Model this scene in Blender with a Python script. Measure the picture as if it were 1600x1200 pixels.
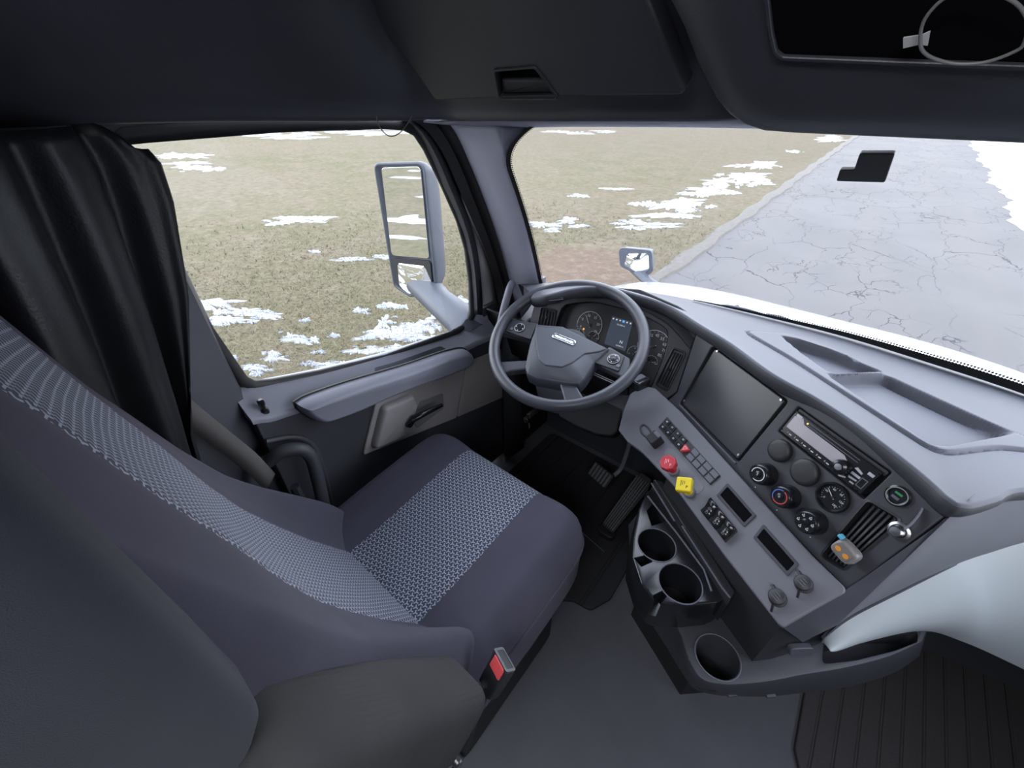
import bpy, bmesh, math, random
import numpy as np
from mathutils import Vector, Matrix, geometry

for o in list(bpy.data.objects):
    bpy.data.objects.remove(o)
scene = bpy.context.scene
COL = scene.collection
rng = random.Random(7)

# ------------------------------------------------------------------ camera
# truck axes: +X to the passenger side, +Y forward, +Z up; cab floor at z = 0, street at z = -1.15
FOCAL, EYE = 650.0, np.array([0.0, 0.0, 1.5])
def _cam_axes():
    u, v, f = 1458 - 800.0, 126 - 600.0, FOCAL          # vanishing point of the driving direction
    d = lambda x, y: np.array([x, -y, -f])
    fw = d(u, v); fw /= np.linalg.norm(fw)
    r = -d(-(v * v + f * f) / u, v); r /= np.linalg.norm(r)
    return np.array([r, fw, np.cross(r, fw)])
CAM = _cam_axes()
cd = bpy.data.cameras.new('camera'); cam = bpy.data.objects.new('camera', cd); COL.objects.link(cam)
cd.sensor_width = 36; cd.lens = FOCAL / 1600 * 36; cd.clip_start = 0.01; cd.clip_end = 600
mw = Matrix([list(CAM[i]) + [EYE[i]] for i in range(3)] + [[0, 0, 0, 1]])
cam.matrix_world = mw
scene.camera = cam

# ------------------------------------------------------------------ sky, light, exposure
scene.view_settings.view_transform = 'Standard'; scene.view_settings.look = 'None'
scene.view_settings.gamma = 1; scene.view_settings.use_curve_mapping = False
scene.view_settings.exposure = 2.8
scene.cycles.use_denoising = True
scene.cycles.max_bounces = 10; scene.cycles.diffuse_bounces = 6; scene.cycles.transparent_max_bounces = 16
world = bpy.data.worlds.new('overcast_sky'); scene.world = world; world.use_nodes = True
wt = world.node_tree; bg = wt.nodes['Background']
tc = wt.nodes.new('ShaderNodeTexCoord'); sx = wt.nodes.new('ShaderNodeSeparateXYZ'); cr = wt.nodes.new('ShaderNodeValToRGB')
wt.links.new(tc.outputs['Generated'], sx.inputs[0]); wt.links.new(sx.outputs[2], cr.inputs[0]); wt.links.new(cr.outputs[0], bg.inputs[0])
cr.color_ramp.elements[0].position = 0.0; cr.color_ramp.elements[0].color = (0.93, 0.95, 1.0, 1)
cr.color_ramp.elements[1].position = 0.8; cr.color_ramp.elements[1].color = (0.74, 0.80, 0.95, 1)
bg.inputs[1].default_value = 1.0
def area_light(name, loc, size, energy, color, direction):
    l = bpy.data.lights.new(name, 'AREA'); l.energy = energy; l.color = color; l.shape = 'RECTANGLE'; l.size, l.size_y = size
    o = bpy.data.objects.new(name, l); COL.objects.link(o); o.location = loc
    o.rotation_euler = Vector(direction).to_track_quat('-Z', 'Y').to_euler()
    return o
# added fill light, unseen behind the camera, to lighten the seat
area_light('sleeper_fill_light', (0.1, -0.75, 1.98), (0.9, 0.5), 4.0, (0.93, 0.95, 1.0), (0, 0.15, -1))

# ------------------------------------------------------------------ geometry helpers
def ray(px, py):
    return CAM @ np.array([px - 800.0, -(py - 600.0), -FOCAL])
def onx(px, py, x): r = ray(px, py); return EYE + r * (x - EYE[0]) / r[0]
def ony(px, py, y): r = ray(px, py); return EYE + r * (y - EYE[1]) / r[1]
def onz(px, py, z): r = ray(px, py); return EYE + r * (z - EYE[2]) / r[2]
def onp(px, py, P, n): r = ray(px, py); return EYE + r * ((np.array(P) - EYE) @ n) / (r @ n)
def nrm(v): v = np.array(v, float); return v / np.linalg.norm(v)

class Fr:
    """a local frame: origin o, axes u (right), v (up), n (out of the surface)"""
    def __init__(s, o, u, v):
        s.o = np.array(o, float); s.u = nrm(u); v = np.array(v, float); v = v - s.u * (v @ s.u); s.v = nrm(v); s.n = np.cross(s.u, s.v)
    def w(s, a, b, c=0.0): return s.o + s.u * a + s.v * b + s.n * c
    def px(s, x, y, c=0.0):
        q = onp(x, y, s.o + s.n * c, s.n) - s.o
        return (float(q @ s.u), float(q @ s.v))
    def pxs(s, pts, c=0.0): return [s.px(x, y, c) for x, y in pts]
    def sub(s, a, b, c=0.0, rot=0.0):
        cu, su = math.cos(rot), math.sin(rot)
        return Fr(s.w(a, b, c), s.u * cu + s.v * su, s.v * cu - s.u * su)
    def spx(s, x, y, c=0.0, rot=0.0):
        a, b = s.px(x, y, c); return s.sub(a, b, c, rot)
ZUP = Fr((0, 0, 0), (1, 0, 0), (0, 1, 0))

def area(p): return 0.5 * sum(p[i][0] * p[(i + 1) % len(p)][1] - p[(i + 1) % len(p)][0] * p[i][1] for i in range(len(p)))
def ccw(p): p = [tuple(q[:2]) for q in p]; return p if area(p) > 0 else p[::-1]
def offset(p, d):
    n = len(p); out = []
    for i in range(n):
        a, b, c = np.array(p[i - 1]), np.array(p[i]), np.array(p[(i + 1) % n])
        e1, e2 = b - a, c - b
        l1, l2 = np.linalg.norm(e1) or 1e-9, np.linalg.norm(e2) or 1e-9
        n1 = np.array([-e1[1], e1[0]]) / l1; n2 = np.array([-e2[1], e2[0]]) / l2
        m = n1 + n2; q = m @ m
        m = m * (2 / q) if q > 0.5 else m
        out.append(tuple(b + m * d))
    return out
def round_poly(p, r, k=4):
    p = ccw(p); n = len(p); out = []
    for i in range(n):
        ri = r[i] if isinstance(r, (list, tuple)) else r
        a, b, c = np.array(p[i - 1]), np.array(p[i]), np.array(p[(i + 1) % n])
        u, w = nrm(a - b), nrm(c - b); ang = math.acos(max(-1, min(1, float(u @ w))))
        if ri < 1e-6 or ang > 3.05: out.append(tuple(b)); continue
        t = min(ri / math.tan(ang / 2), 0.45 * np.linalg.norm(a - b), 0.45 * np.linalg.norm(c - b))
        s, e = b + u * t, b + w * t
        for j in range(k + 1):
            x = j / k; out.append(tuple(s * (1 - x) ** 2 + b * 2 * x * (1 - x) + e * x * x))
    return out
def rrect(cx, cy, w, h, r, k=4): return round_poly([(cx - w / 2, cy - h / 2), (cx + w / 2, cy - h / 2), (cx + w / 2, cy + h / 2), (cx - w / 2, cy + h / 2)], r, k)
def circ(cx, cy, r, n=32, ry=None): return [(cx + r * math.cos(2 * math.pi * i / n), cy + (ry or r) * math.sin(2 * math.pi * i / n)) for i in range(n)]
def spline(pts, n, closed=False):
    P = [np.array(p, float) for p in pts]; m = len(P); out = []
    segs = m if closed else m - 1
    g = lambda i: P[i % m] if closed else P[max(0, min(m - 1, i))]
    for s in range(segs):
        for j in range(n):
            t = j / n; a, b, c, d = g(s - 1), g(s), g(s + 1), g(s + 2)
            out.append(0.5 * (2 * b + (c - a) * t + (2 * a - 5 * b + 4 * c - d) * t * t + (3 * b - a - 3 * c + d) * t ** 3))
    if not closed: out.append(P[-1])
    return out
def resample(pts, n):
    P = np.array(pts, float); L = np.r_[0, np.cumsum(np.linalg.norm(np.diff(P, axis=0), axis=1))]
    t = np.linspace(0, L[-1], n); return np.array([np.interp(t, L, P[:, k]) for k in range(P.shape[1])]).T

class MB:
    def __init__(s): s.v = []; s.f = []; s.m = []; s.uv = {}
    def add(s, V, F, mi=0, uv=None):
        o = len(s.v); s.v += [tuple(map(float, p)) for p in V]; s.f += [tuple(i + o for i in f) for f in F]; s.m += [mi] * len(F)
        if uv is not None:
            for i, t in enumerate(uv): s.uv[o + i] = t
        return s
    def box(s, fr, a0, a1, b0, b1, c0, c1, mi=0, bev=0.0, r=None):
        return s.prism(fr, rrect((a0 + a1) / 2, (b0 + b1) / 2, a1 - a0, b1 - b0, r if r is not None else max(bev, 1e-4), 3 if (r or bev) else 1), c0, c1, bev=bev, mi=mi)
    def prism(s, fr, outer, c0, c1, holes=(), bev=0.0, mi=0, steps=3):
        outer = ccw(outer); holes = [ccw(h)[::-1] for h in holes]
        loops = [outer] + holes; st = steps if bev > 0 else 0
        rings_all = []
        for p in loops:
            rings = [[fr.w(a, b, c0) for a, b in p]]
            if st == 0: rings.append([fr.w(a, b, c1) for a, b in p]); last = p
            else:
                for k in range(st + 1):
                    th = math.pi / 2 * k / st
                    last = offset(p, bev * (1 - math.cos(th)))
                    rings.append([fr.w(a, b, c1 - bev * (1 - math.sin(th))) for a, b in last])
            rings_all.append((rings, last))
            n = len(p); V = [q for r_ in rings for q in r_]; F = []
            for k in range(len(rings) - 1):
                for i in range(n): F.append((k * n + i, k * n + (i + 1) % n, (k + 1) * n + (i + 1) % n, (k + 1) * n + i))
            s.add(V, F, mi)
        for side in (0, 1):
            polys = [[Vector((a, b, 0)) for a, b in (last if side else p)] for (rings, last), p in zip(rings_all, loops)]
            V = []
            for (rings, last) in rings_all: V += rings[-1 if side else 0]
            if len(loops) == 1: s.add(V, [tuple(range(len(V))) if side else tuple(range(len(V)))[::-1]], mi)
            else: s.add(V, [tuple(t) for t in geometry.tessellate_polygon(polys)], mi)
        return s
    def pillow(s, fr, outer, inner, c0, c1, steps=6, mi=0):
        rings = []
        for k in range(steps + 1):
            th = math.pi / 2 * k / steps; w = 1 - math.cos(th); h = math.sin(th)
            rings.append([fr.w(a[0] * (1 - w) + b[0] * w, a[1] * (1 - w) + b[1] * w, c0 + (c1 - c0) * h) for a, b in zip(outer, inner)])
        return s.loft(rings, ring=True, cap1=True, mi=mi)
    def loft(s, rows, ring=False, cap0=False, cap1=False, mi=0, uv=None):
        n = len(rows[0]); V = [p for r in rows for p in r]; F = []
        for k in range(len(rows) - 1):
            for i in range(n if ring else n - 1):
                j = (i + 1) % n; F.append((k * n + i, k * n + j, (k + 1) * n + j, (k + 1) * n + i))
        if cap0: F.append(tuple(range(n))[::-1])
        if cap1: F.append(tuple(range((len(rows) - 1) * n, len(rows) * n)))
        return s.add(V, F, mi, uv)
    def tube(s, pts, r, seg=10, closed=False, mi=0, ell=None):
        P = [np.array(p, float) for p in pts]; n = len(P); rows = []
        up = None
        for i in range(n):
            t = P[(i + 1) % n] - P[i - 1] if (closed or 0 < i < n - 1) else (P[1] - P[0] if i == 0 else P[-1] - P[-2])
            t = nrm(t)
            if up is None:
                up = np.array([0, 0, 1.0]) if abs(t[2]) < 0.9 else np.array([1.0, 0, 0])
            up = nrm(up - t * (up @ t)); sd = np.cross(t, up)
            ri = r[i] if isinstance(r, (list, tuple, np.ndarray)) else r
            e = ell or 1.0
            rows.append([P[i] + up * ri * e * math.cos(2 * math.pi * k / seg) + sd * ri * math.sin(2 * math.pi * k / seg) for k in range(seg)])
        if closed: rows.append(rows[0])
        return s.loft(rows, ring=True, cap0=not closed, cap1=not closed, mi=mi)
    def lathe(s, fr, prof, seg=32, mi=0, a=0.0, b=0.0):
        rows = [[fr.w(a + r * math.cos(2 * math.pi * k / seg), b + r * math.sin(2 * math.pi * k / seg), c) for k in range(seg)] for r, c in prof]
        return s.loft(rows, ring=True, cap0=True, cap1=True, mi=mi)
    def text(s, fr, txt, size, a=0, b=0, c=0.0, mi=0, ext=0.0003, align='CENTER'):
        cu = bpy.data.curves.new('t', 'FONT'); cu.body = txt; cu.size = size; cu.align_x = align; cu.align_y = 'CENTER'; cu.extrude = ext; cu.resolution_u = 2
        ob = bpy.data.objects.new('t', cu); COL.objects.link(ob); bpy.context.view_layer.update()
        me = ob.to_mesh(); V = [fr.w(a + v.co.x, b + v.co.y, c + v.co.z) for v in me.vertices]; F = [tuple(p.vertices) for p in me.polygons]
        s.add(V, F, mi); ob.to_mesh_clear(); bpy.data.objects.remove(ob); bpy.data.curves.remove(cu)
        return s
    def build(s, name, mats, parent=None, smooth=38, subsurf=0, solid=0.0, bevel=0.0, recalc=True, weld=False):
        me = bpy.data.meshes.new(name); me.from_pydata(s.v, [], s.f)
        for m in (mats if isinstance(mats, (list, tuple)) else [mats]): me.materials.append(m)
        me.polygons.foreach_set('material_index', s.m)
        if s.uv:
            l = me.uv_layers.new(name='UVMap')
            for lp in me.loops: l.data[lp.index].uv = s.uv.get(lp.vertex_index, (9, 9))
        if recalc or weld:
            b = bmesh.new(); b.from_mesh(me)
            if weld: bmesh.ops.remove_doubles(b, verts=b.verts, dist=1e-5)
            if recalc: bmesh.ops.recalc_face_normals(b, faces=b.faces)
            b.to_mesh(me); b.free()
        if smooth:
            me.polygons.foreach_set('use_smooth', [True] * len(me.polygons)); me.set_sharp_from_angle(angle=math.radians(smooth))
        o = bpy.data.objects.new(name, me); COL.objects.link(o)
        if parent is not None:
            o.parent = parent; o.matrix_parent_inverse = Matrix.Translation(-Vector(parent.location))
        if solid: m = o.modifiers.new('solid', 'SOLIDIFY'); m.thickness = solid; m.offset = 0
        if bevel: m = o.modifiers.new('bevel', 'BEVEL'); m.width = bevel; m.segments = 3; m.limit_method = 'ANGLE'; m.angle_limit = math.radians(40)
        if subsurf: m = o.modifiers.new('sub', 'SUBSURF'); m.levels = m.render_levels = subsurf
        return o

def cut(o, cutter, smooth=38):
    """boolean difference, baked into the mesh"""
    c = cutter.build('cutter', [m for m in o.data.materials])
    m = o.modifiers.new('cut', 'BOOLEAN'); m.operation = 'DIFFERENCE'; m.object = c; m.solver = 'EXACT'
    dg = bpy.context.evaluated_depsgraph_get(); dg.update()
    me = bpy.data.meshes.new_from_object(o.evaluated_get(dg)); me.name = o.data.name
    o.modifiers.clear(); o.data = me
    bpy.data.objects.remove(c)
    me.polygons.foreach_set('use_smooth', [True] * len(me.polygons)); me.set_sharp_from_angle(angle=math.radians(smooth))

def thing(name, label, cat, loc, group=None):
    o = bpy.data.objects.new(name, None); COL.objects.link(o); o.location = tuple(map(float, loc)); o.empty_display_size = 0.05
    return tag(o, label, cat, group)
def tag(o, label=None, cat=None, group=None, kind=None):
    if label: o['label'] = label
    if cat: o['category'] = cat
    if group: o['group'] = group
    if kind: o['kind'] = kind
    return o
def struct(o, label=None): o['kind'] = 'structure'; return tag(o, label) if label else o

# ------------------------------------------------------------------ materials
class NT:
    def __init__(s, name):
        s.mat = bpy.data.materials.new(name); s.mat.use_nodes = True; s.t = s.mat.node_tree
        s.bsdf = s.t.nodes['Principled BSDF']; s.out = s.t.nodes['Material Output']
    def n(s, typ, **k):
        nd = s.t.nodes.new('ShaderNode' + typ)
        for a, b in k.items(): setattr(nd, a, b)
        return nd
    def put(s, sock, val):
        if isinstance(val, bpy.types.NodeSocket): s.t.links.new(val, sock)
        elif val is not None: sock.default_value = val
    def M(s, op, a, b=None, c=None):
        nd = s.n('Math', operation=op)
        for i, x in enumerate((a, b, c)): s.put(nd.inputs[i], x)
        return nd.outputs[0]
    def mixc(s, f, a, b):
        nd = s.n('Mix', data_type='RGBA'); s.put(nd.inputs[0], f)
        s.put(nd.inputs[6], a if isinstance(a, bpy.types.NodeSocket) else (*a, 1)); s.put(nd.inputs[7], b if isinstance(b, bpy.types.NodeSocket) else (*b, 1))
        return nd.outputs[2]
    def ramp(s, x, p0, p1):
        nd = s.n('MapRange'); nd.interpolation_type = 'SMOOTHSTEP'; s.put(nd.inputs[0], x); nd.inputs[1].default_value = p0; nd.inputs[2].default_value = p1
        return nd.outputs[0]
    def noise(s, scale, detail=3, vec=None, rough=0.5, out='Fac'):
        nd = s.n('TexNoise'); nd.inputs['Scale'].default_value = scale; nd.inputs['Detail'].default_value = detail; nd.inputs['Roughness'].default_value = rough
        s.put(nd.inputs['Vector'], vec if vec is not None else s.obj()); return nd.outputs[out]
    def obj(s):
        g = s.n('NewGeometry'); return g.outputs['Position']
    def bump(s, h, strength=0.3, dist=0.001):
        nd = s.n('Bump'); nd.inputs['Strength'].default_value = strength; nd.inputs['Distance'].default_value = dist; s.put(nd.inputs['Height'], h)
        s.t.links.new(nd.outputs[0], s.bsdf.inputs['Normal']); return nd
    def set(s, base=None, rough=None, metal=None, spec=None, **k):
        if base is not None: s.put(s.bsdf.inputs['Base Color'], base if isinstance(base, bpy.types.NodeSocket) else (*base, 1))
        if rough is not None: s.put(s.bsdf.inputs['Roughness'], rough)
        if metal is not None: s.put(s.bsdf.inputs['Metallic'], metal)
        if spec is not None: s.put(s.bsdf.inputs['Specular IOR Level'], spec)
        for a, b in k.items(): s.put(s.bsdf.inputs[a.replace('_', ' ')], b)
        return s.mat
def plastic(name, col, rough=0.55, grain=900, gs=0.25, spec=0.5, var=0.12):
    t = NT(name); nz = t.noise(grain, 2); wide = t.noise(9, 3)
    c = t.mixc(wide, tuple(x * (1 - var) for x in col), tuple(x * (1 + var) for x in col))
    if gs: t.bump(nz, gs, 0.0006)
    return t.set(c, rough, spec=spec)
def flat(name, col, rough=0.5, metal=0.0, emit=None, es=1.0, spec=0.5):
    t = NT(name)
    if emit: t.set(**{'Emission_Color': (*emit, 1), 'Emission_Strength': es})
    return t.set(col, rough, metal, spec)
BLACK = plastic('black_plastic', (0.020, 0.021, 0.025), 0.5)
GLOSS = plastic('gloss_black_plastic', (0.012, 0.013, 0.016), 0.22, gs=0)
DARKG = plastic('dark_grey_plastic', (0.060, 0.063, 0.078), 0.5)
CHAR = plastic('charcoal_plastic', (0.040, 0.042, 0.052), 0.55)
PAD = plastic('grey_dash_pad', (0.067, 0.071, 0.094), 0.6, grain=700, gs=0.35)
STRIP = plastic('grey_switch_plastic', (0.128, 0.131, 0.155), 0.5)
DOORG = plastic('door_grey_plastic', (0.205, 0.212, 0.262), 0.5)
WARM = plastic('warm_grey_door_insert', (0.27, 0.255, 0.262), 0.6)
PILLAR = plastic('pillar_trim_grey', (0.33, 0.34, 0.42), 0.6)
HEAD = plastic('headliner_plastic', (0.044, 0.045, 0.056), 0.40, grain=500, gs=0.4)
WHITEP = plastic('white_knee_panel', (0.38, 0.42, 0.445), 0.45, gs=0.05, var=0.04)
RUBBER = plastic('black_rubber', (0.013, 0.013, 0.015), 0.6, grain=300)
PAINT = plastic('white_truck_paint', (0.30, 0.30, 0.32), 0.18, gs=0, var=0.02)
METAL = flat('brushed_metal', (0.45, 0.46, 0.48), 0.3, 1.0)
CHROME = flat('chrome', (0.75, 0.76, 0.78), 0.12, 1.0)
RED = flat('red_plastic', (0.42, 0.025, 0.04), 0.4); YEL = flat('yellow_plastic', (0.68, 0.52, 0.02), 0.4)
PINK = flat('red_buckle_plastic', (0.75, 0.09, 0.10), 0.4)
WPRINT = flat('white_print', (0.55, 0.57, 0.6), 0.6); BPRINT = flat('black_print', (0.01, 0.01, 0.01), 0.6)
HOLE_SHADE = flat('painted_cavity_shade', (0.004, 0.004, 0.005), 0.9, spec=0.05)  # near-black that stands for the shade inside slots and recesses
GREYK = plastic('grey_button_plastic', (0.10, 0.105, 0.13), 0.5, gs=0.1)
HOUSE = plastic('mirror_housing_grey', (0.050, 0.055, 0.072), 0.5)
MIRROR = flat('mirror_glass', (0.86, 0.88, 0.88), 0.015, 1.0)
BRASS = flat('brass_key', (0.62, 0.55, 0.28), 0.3, 1.0)
PAPER = flat('paper', (0.6, 0.6, 0.6), 0.8)

def glass_mat(name, tint=(0.97, 0.985, 0.98)):
    t = NT(name); tr = t.n('BsdfTransparent'); tr.inputs[0].default_value = (*tint, 1)
    gl = t.n('BsdfGlossy'); gl.inputs['Roughness'].default_value = 0.0
    fr = t.n('Fresnel'); fr.inputs[0].default_value = 1.25
    mx = t.n('MixShader'); t.put(mx.inputs[0], fr.outputs[0]); t.put(mx.inputs[1], tr.outputs[0]); t.put(mx.inputs[2], gl.outputs[0])
    t.t.links.new(mx.outputs[0], t.out.inputs[0]); return t.mat
GLASS = glass_mat('window_glass')
def frit_mat():
    """black dot screen printed on the glass edge: UV x runs along the edge in metres, y from edge (0) to glass (1)"""
    t = NT('frit_dots'); uv = t.n('UVMap'); sp = t.n('SeparateXYZ'); t.put(sp.inputs[0], uv.outputs[0])
    u, v = sp.outputs[0], sp.outputs[1]
    fu = t.M('SUBTRACT', t.M('FRACT', t.M('MULTIPLY', u, 160)), 0.5); fv = t.M('SUBTRACT', t.M('FRACT', t.M('MULTIPLY', v, 4)), 0.5)
    d = t.M('SQRT', t.M('ADD', t.M('MULTIPLY', fu, fu), t.M('MULTIPLY', fv, fv)))
    m = t.M('LESS_THAN', d, t.M('SUBTRACT', 0.74, t.M('MULTIPLY', t.M('MAXIMUM', t.M('SUBTRACT', v, 0.45), 0.0), 1.0)))
    tr = t.n('BsdfTransparent'); mx = t.n('MixShader'); t.put(mx.inputs[0], m); t.put(mx.inputs[1], tr.outputs[0]); t.put(mx.inputs[2], t.bsdf.outputs[0])
    t.set((0.012, 0.012, 0.014), 0.5); t.t.links.new(mx.outputs[0], t.out.inputs[0]); return t.mat
FRIT = frit_mat()

# ================================================================== outside
GZ = -1.15
KERB_X, SNOW_X = -2.19, 2.72
def grass_ground():
    t = NT('dormant_lawn'); p = t.obj()
    mp = t.n('Mapping'); t.put(mp.inputs[0], p); mp.inputs['Scale'].default_value = (1, 1, 0)
    v = mp.outputs[0]
    big = t.noise(0.16, 3, v); mid = t.noise(1.1, 4, v); fine = t.noise(26, 4, v, 0.7); fib = t.noise(70, 3, v, 0.6)
    c = t.mixc(t.ramp(big, 0.38, 0.62), (0.110, 0.092, 0.062), (0.091, 0.084, 0.048))
    c = t.mixc(t.ramp(mid, 0.35, 0.7), c, (0.120, 0.099, 0.070))
    c = t.mixc(t.M('MULTIPLY', t.ramp(fine, 0.42, 0.70), 0.30), c, (0.060, 0.055, 0.036))
    c = t.mixc(t.M('MULTIPLY', t.ramp(fib, 0.52, 0.72), 0.5), c, (0.171, 0.152, 0.105))
    # bare reddish soil beside the kerb
    sp = t.n('SeparateXYZ'); t.put(sp.inputs[0], p)
    dx = t.M('DIVIDE', t.M('ADD', sp.outputs[0], 3.45), 1.25); dy = t.M('DIVIDE', t.M('SUBTRACT', sp.outputs[1], 6.3), 1.6)
    dd = t.M('SQRT', t.M('ADD', t.M('MULTIPLY', dx, dx), t.M('MULTIPLY', dy, dy)))
    m = t.ramp(t.M('ADD', dd, t.M('MULTIPLY', t.M('SUBTRACT', mid, 0.5), 1.4)), 1.05, 0.55)
    c = t.mixc(t.M('MULTIPLY', m, 0.85), c, t.mixc(fine, (0.122, 0.082, 0.064), (0.085, 0.060, 0.045)))
    tex = t.noise(5.5, 6, v, .75); c = t.mixc(t.M('MULTIPLY', t.ramp(tex, .50, .62), .50), c, (0.062, 0.055, 0.037)); c = t.mixc(t.M('MULTIPLY', t.ramp(tex, .48, .38), .5), c, (0.150, 0.128, 0.094))
    dist = t.ramp(sp.outputs[1], 9, 28)
    c = t.mixc(t.M('MULTIPLY', dist, 0.55), c, t.mixc(t.ramp(t.noise(2.2, 5, v, .65), 0.35, 0.65), (0.106, 0.083, 0.062), (0.078, 0.066, 0.048)))
    t.bump(fine, 0.6, 0.03); return t.set(c, 0.95, spec=0.1)
def road_mat():
    t = NT('cracked_asphalt'); p = t.obj()
    mp = t.n('Mapping'); t.put(mp.inputs[0], p); mp.inputs['Scale'].default_value = (1, 1, 0); v = mp.outputs[0]
    wob = t.n('TexNoise'); wob.inputs['Scale'].default_value = 1.6; wob.inputs['Detail'].default_value = 4; t.put(wob.inputs[0], v)
    va = t.n('VectorMath', operation='SCALE'); t.put(va.inputs[0], wob.outputs['Color']); va.inputs['Scale'].default_value = 0.55
    vb = t.n('VectorMath', operation='ADD'); t.put(vb.inputs[0], v); t.put(vb.inputs[1], va.outputs[0])
    def crack(scale, w, sy):
        m2 = t.n('Mapping'); t.put(m2.inputs[0], vb.outputs[0]); m2.inputs['Scale'].default_value = (1, sy, 1)
        vo = t.n('TexVoronoi', feature='DISTANCE_TO_EDGE'); vo.inputs['Scale'].default_value = scale; t.put(vo.inputs['Vector'], m2.outputs[0])
        return t.ramp(vo.outputs['Distance'], w, w * 0.25)
    region = t.ramp(t.noise(0.45, 2, v), 0.34, 0.55); region2 = t.ramp(t.noise(0.8, 2, v), 0.5, 0.62)
    k = t.M('MAXIMUM', t.M('MULTIPLY', crack(1.25, 0.009, 0.36), region), t.M('MULTIPLY', crack(3.2, 0.020, 0.6), region2))
    big = t.noise(0.5, 4, v); agg = t.noise(90, 2, v, 0.7)
    m3 = t.n('Mapping'); t.put(m3.inputs[0], v); m3.inputs['Scale'].default_value = (1.2, 0.12, 1); lane = t.noise(1.0, 2, m3.outputs[0])
    c = t.mixc(t.ramp(big, 0.3, 0.7), (0.094, 0.089, 0.090), (0.110, 0.104, 0.105))
    c = t.mixc(t.M('MULTIPLY', t.ramp(lane, 0.4, 0.65), 0.35), c, (0.118, 0.106, 0.104))
    c = t.mixc(t.M('MULTIPLY', t.ramp(agg, 0.35, 0.7), 0.30), c, (0.062, 0.059, 0.062))
    c = t.mixc(t.M('MULTIPLY', k, 0.95), c, (0.026, 0.026, 0.030))
    t.bump(agg, 0.3, 0.004); return t.set(c, 0.85, spec=0.2)
SNOW = plastic('snow', (0.295, 0.314, 0.352), 0.9, grain=40, gs=0.4, spec=0.1, var=0.05)
KERB = plastic('weathered_concrete_kerb', (0.088, 0.078, 0.070), 0.9, grain=30, gs=0.6, var=0.3)
def plane(name, x0, x1, y0, y1, z, mat, nx=2, ny=2, fn=None):
    m = MB(); xs = np.linspace(x0, x1, nx); ys = np.linspace(y0, y1, ny)
    m.loft([[(x, y, z + (fn(x, y) if fn else 0)) for x in xs] for y in ys]); return m.build(name, mat)
struct(plane('ground_lawn', -120, KERB_X - 0.16, -60, 260, GZ + 0.02, grass_ground()))
struct(plane('road', KERB_X - 0.02, 40, -60, 260, GZ, road_mat()))
m = MB(); rows = []
for y in np.linspace(-60, 260, 900):
    j = 0.03 * math.sin(y * 1.7) + 0.025 * math.sin(y * 4.3 + 1)
    rows.append([(KERB_X + 0.03 + j, y, GZ - 0.01), (KERB_X + j, y, GZ + 0.035), (KERB_X - 0.12 + j, y, GZ + 0.05), (KERB_X - 0.30 + 0.05 * math.sin(y * 2.9), y, GZ + 0.01)])
struct(m.loft(rows).build('kerb', KERB))
m = MB(); rows = []
for y in np.linspace(-30, 260, 700):
    j = 0.10 * math.sin(y * 1.1) + 0.07 * math.sin(y * 3.1 + 2) + 0.05 * math.sin(y * 7.7)
    rows.append([(SNOW_X + j, y, GZ - 0.01), (SNOW_X + 0.12 + j, y, GZ + 0.05), (SNOW_X + 0.5 + j * .5, y, GZ + 0.11 + 0.03 * math.sin(y * 2.2)), (SNOW_X + 2, y, GZ + 0.16), (40, y, GZ + 0.3)])
struct(m.loft(rows).build('snowbank', SNOW))

# snow lying in the grass: thin ragged sheets, one stuff object (centre and half size read off the photograph, on the lawn)
SP = [(382, 486, 70, 14), (345, 500, 35, 8), (292, 243, 42, 6), (318, 263, 34, 4), (430, 212, 70, 4), (540, 206, 70, 4), (590, 546, 45, 5), (648, 508, 42, 12), (625, 522, 48, 8), (690, 494, 26, 9),
      (640, 525, 34, 7), (668, 512, 30, 8), (715, 470, 22, 9), (720, 500, 24, 9), (455, 530, 22, 7), (395, 575, 26, 5), (430, 560, 22, 8), (365, 560, 18, 4), (478, 500, 9, 3), (570, 485, 13, 4), (612, 477, 20, 5), (405, 583, 12, 4),
      (478, 568, 12, 3), (482, 586, 12, 3), (520, 524, 10, 3), (500, 548, 10, 3), (520, 568, 18, 4), (470, 342, 34, 4), (442, 347, 22, 3), (560, 405, 22, 3), (600, 402, 18, 3), (490, 392, 8, 2), (556, 570, 30, 4),
      (1110, 298, 36, 7), (1165, 276, 46, 10), (1195, 256, 28, 6), (1085, 303, 16, 4), (1050, 320, 44, 9), (1010, 318, 20, 5), (1070, 327, 20, 4), (1040, 336, 46, 4), (1015, 350, 40, 4), (848, 350, 34, 4), (880, 345, 18, 3), (862, 358, 12, 2),
      (958, 295, 20, 2), (900, 306, 14, 2), (1290, 218, 22, 3), (1240, 236, 14, 2), (880, 205, 22, 1.6), (905, 208, 26, 1.6), (945, 205, 16, 1.2), (1300, 212, 8, 1.5), (980, 346, 20, 3), (905, 352, 16, 2), (635, 330, 36, 8), (640, 368, 34, 14)]
m = MB()
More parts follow.
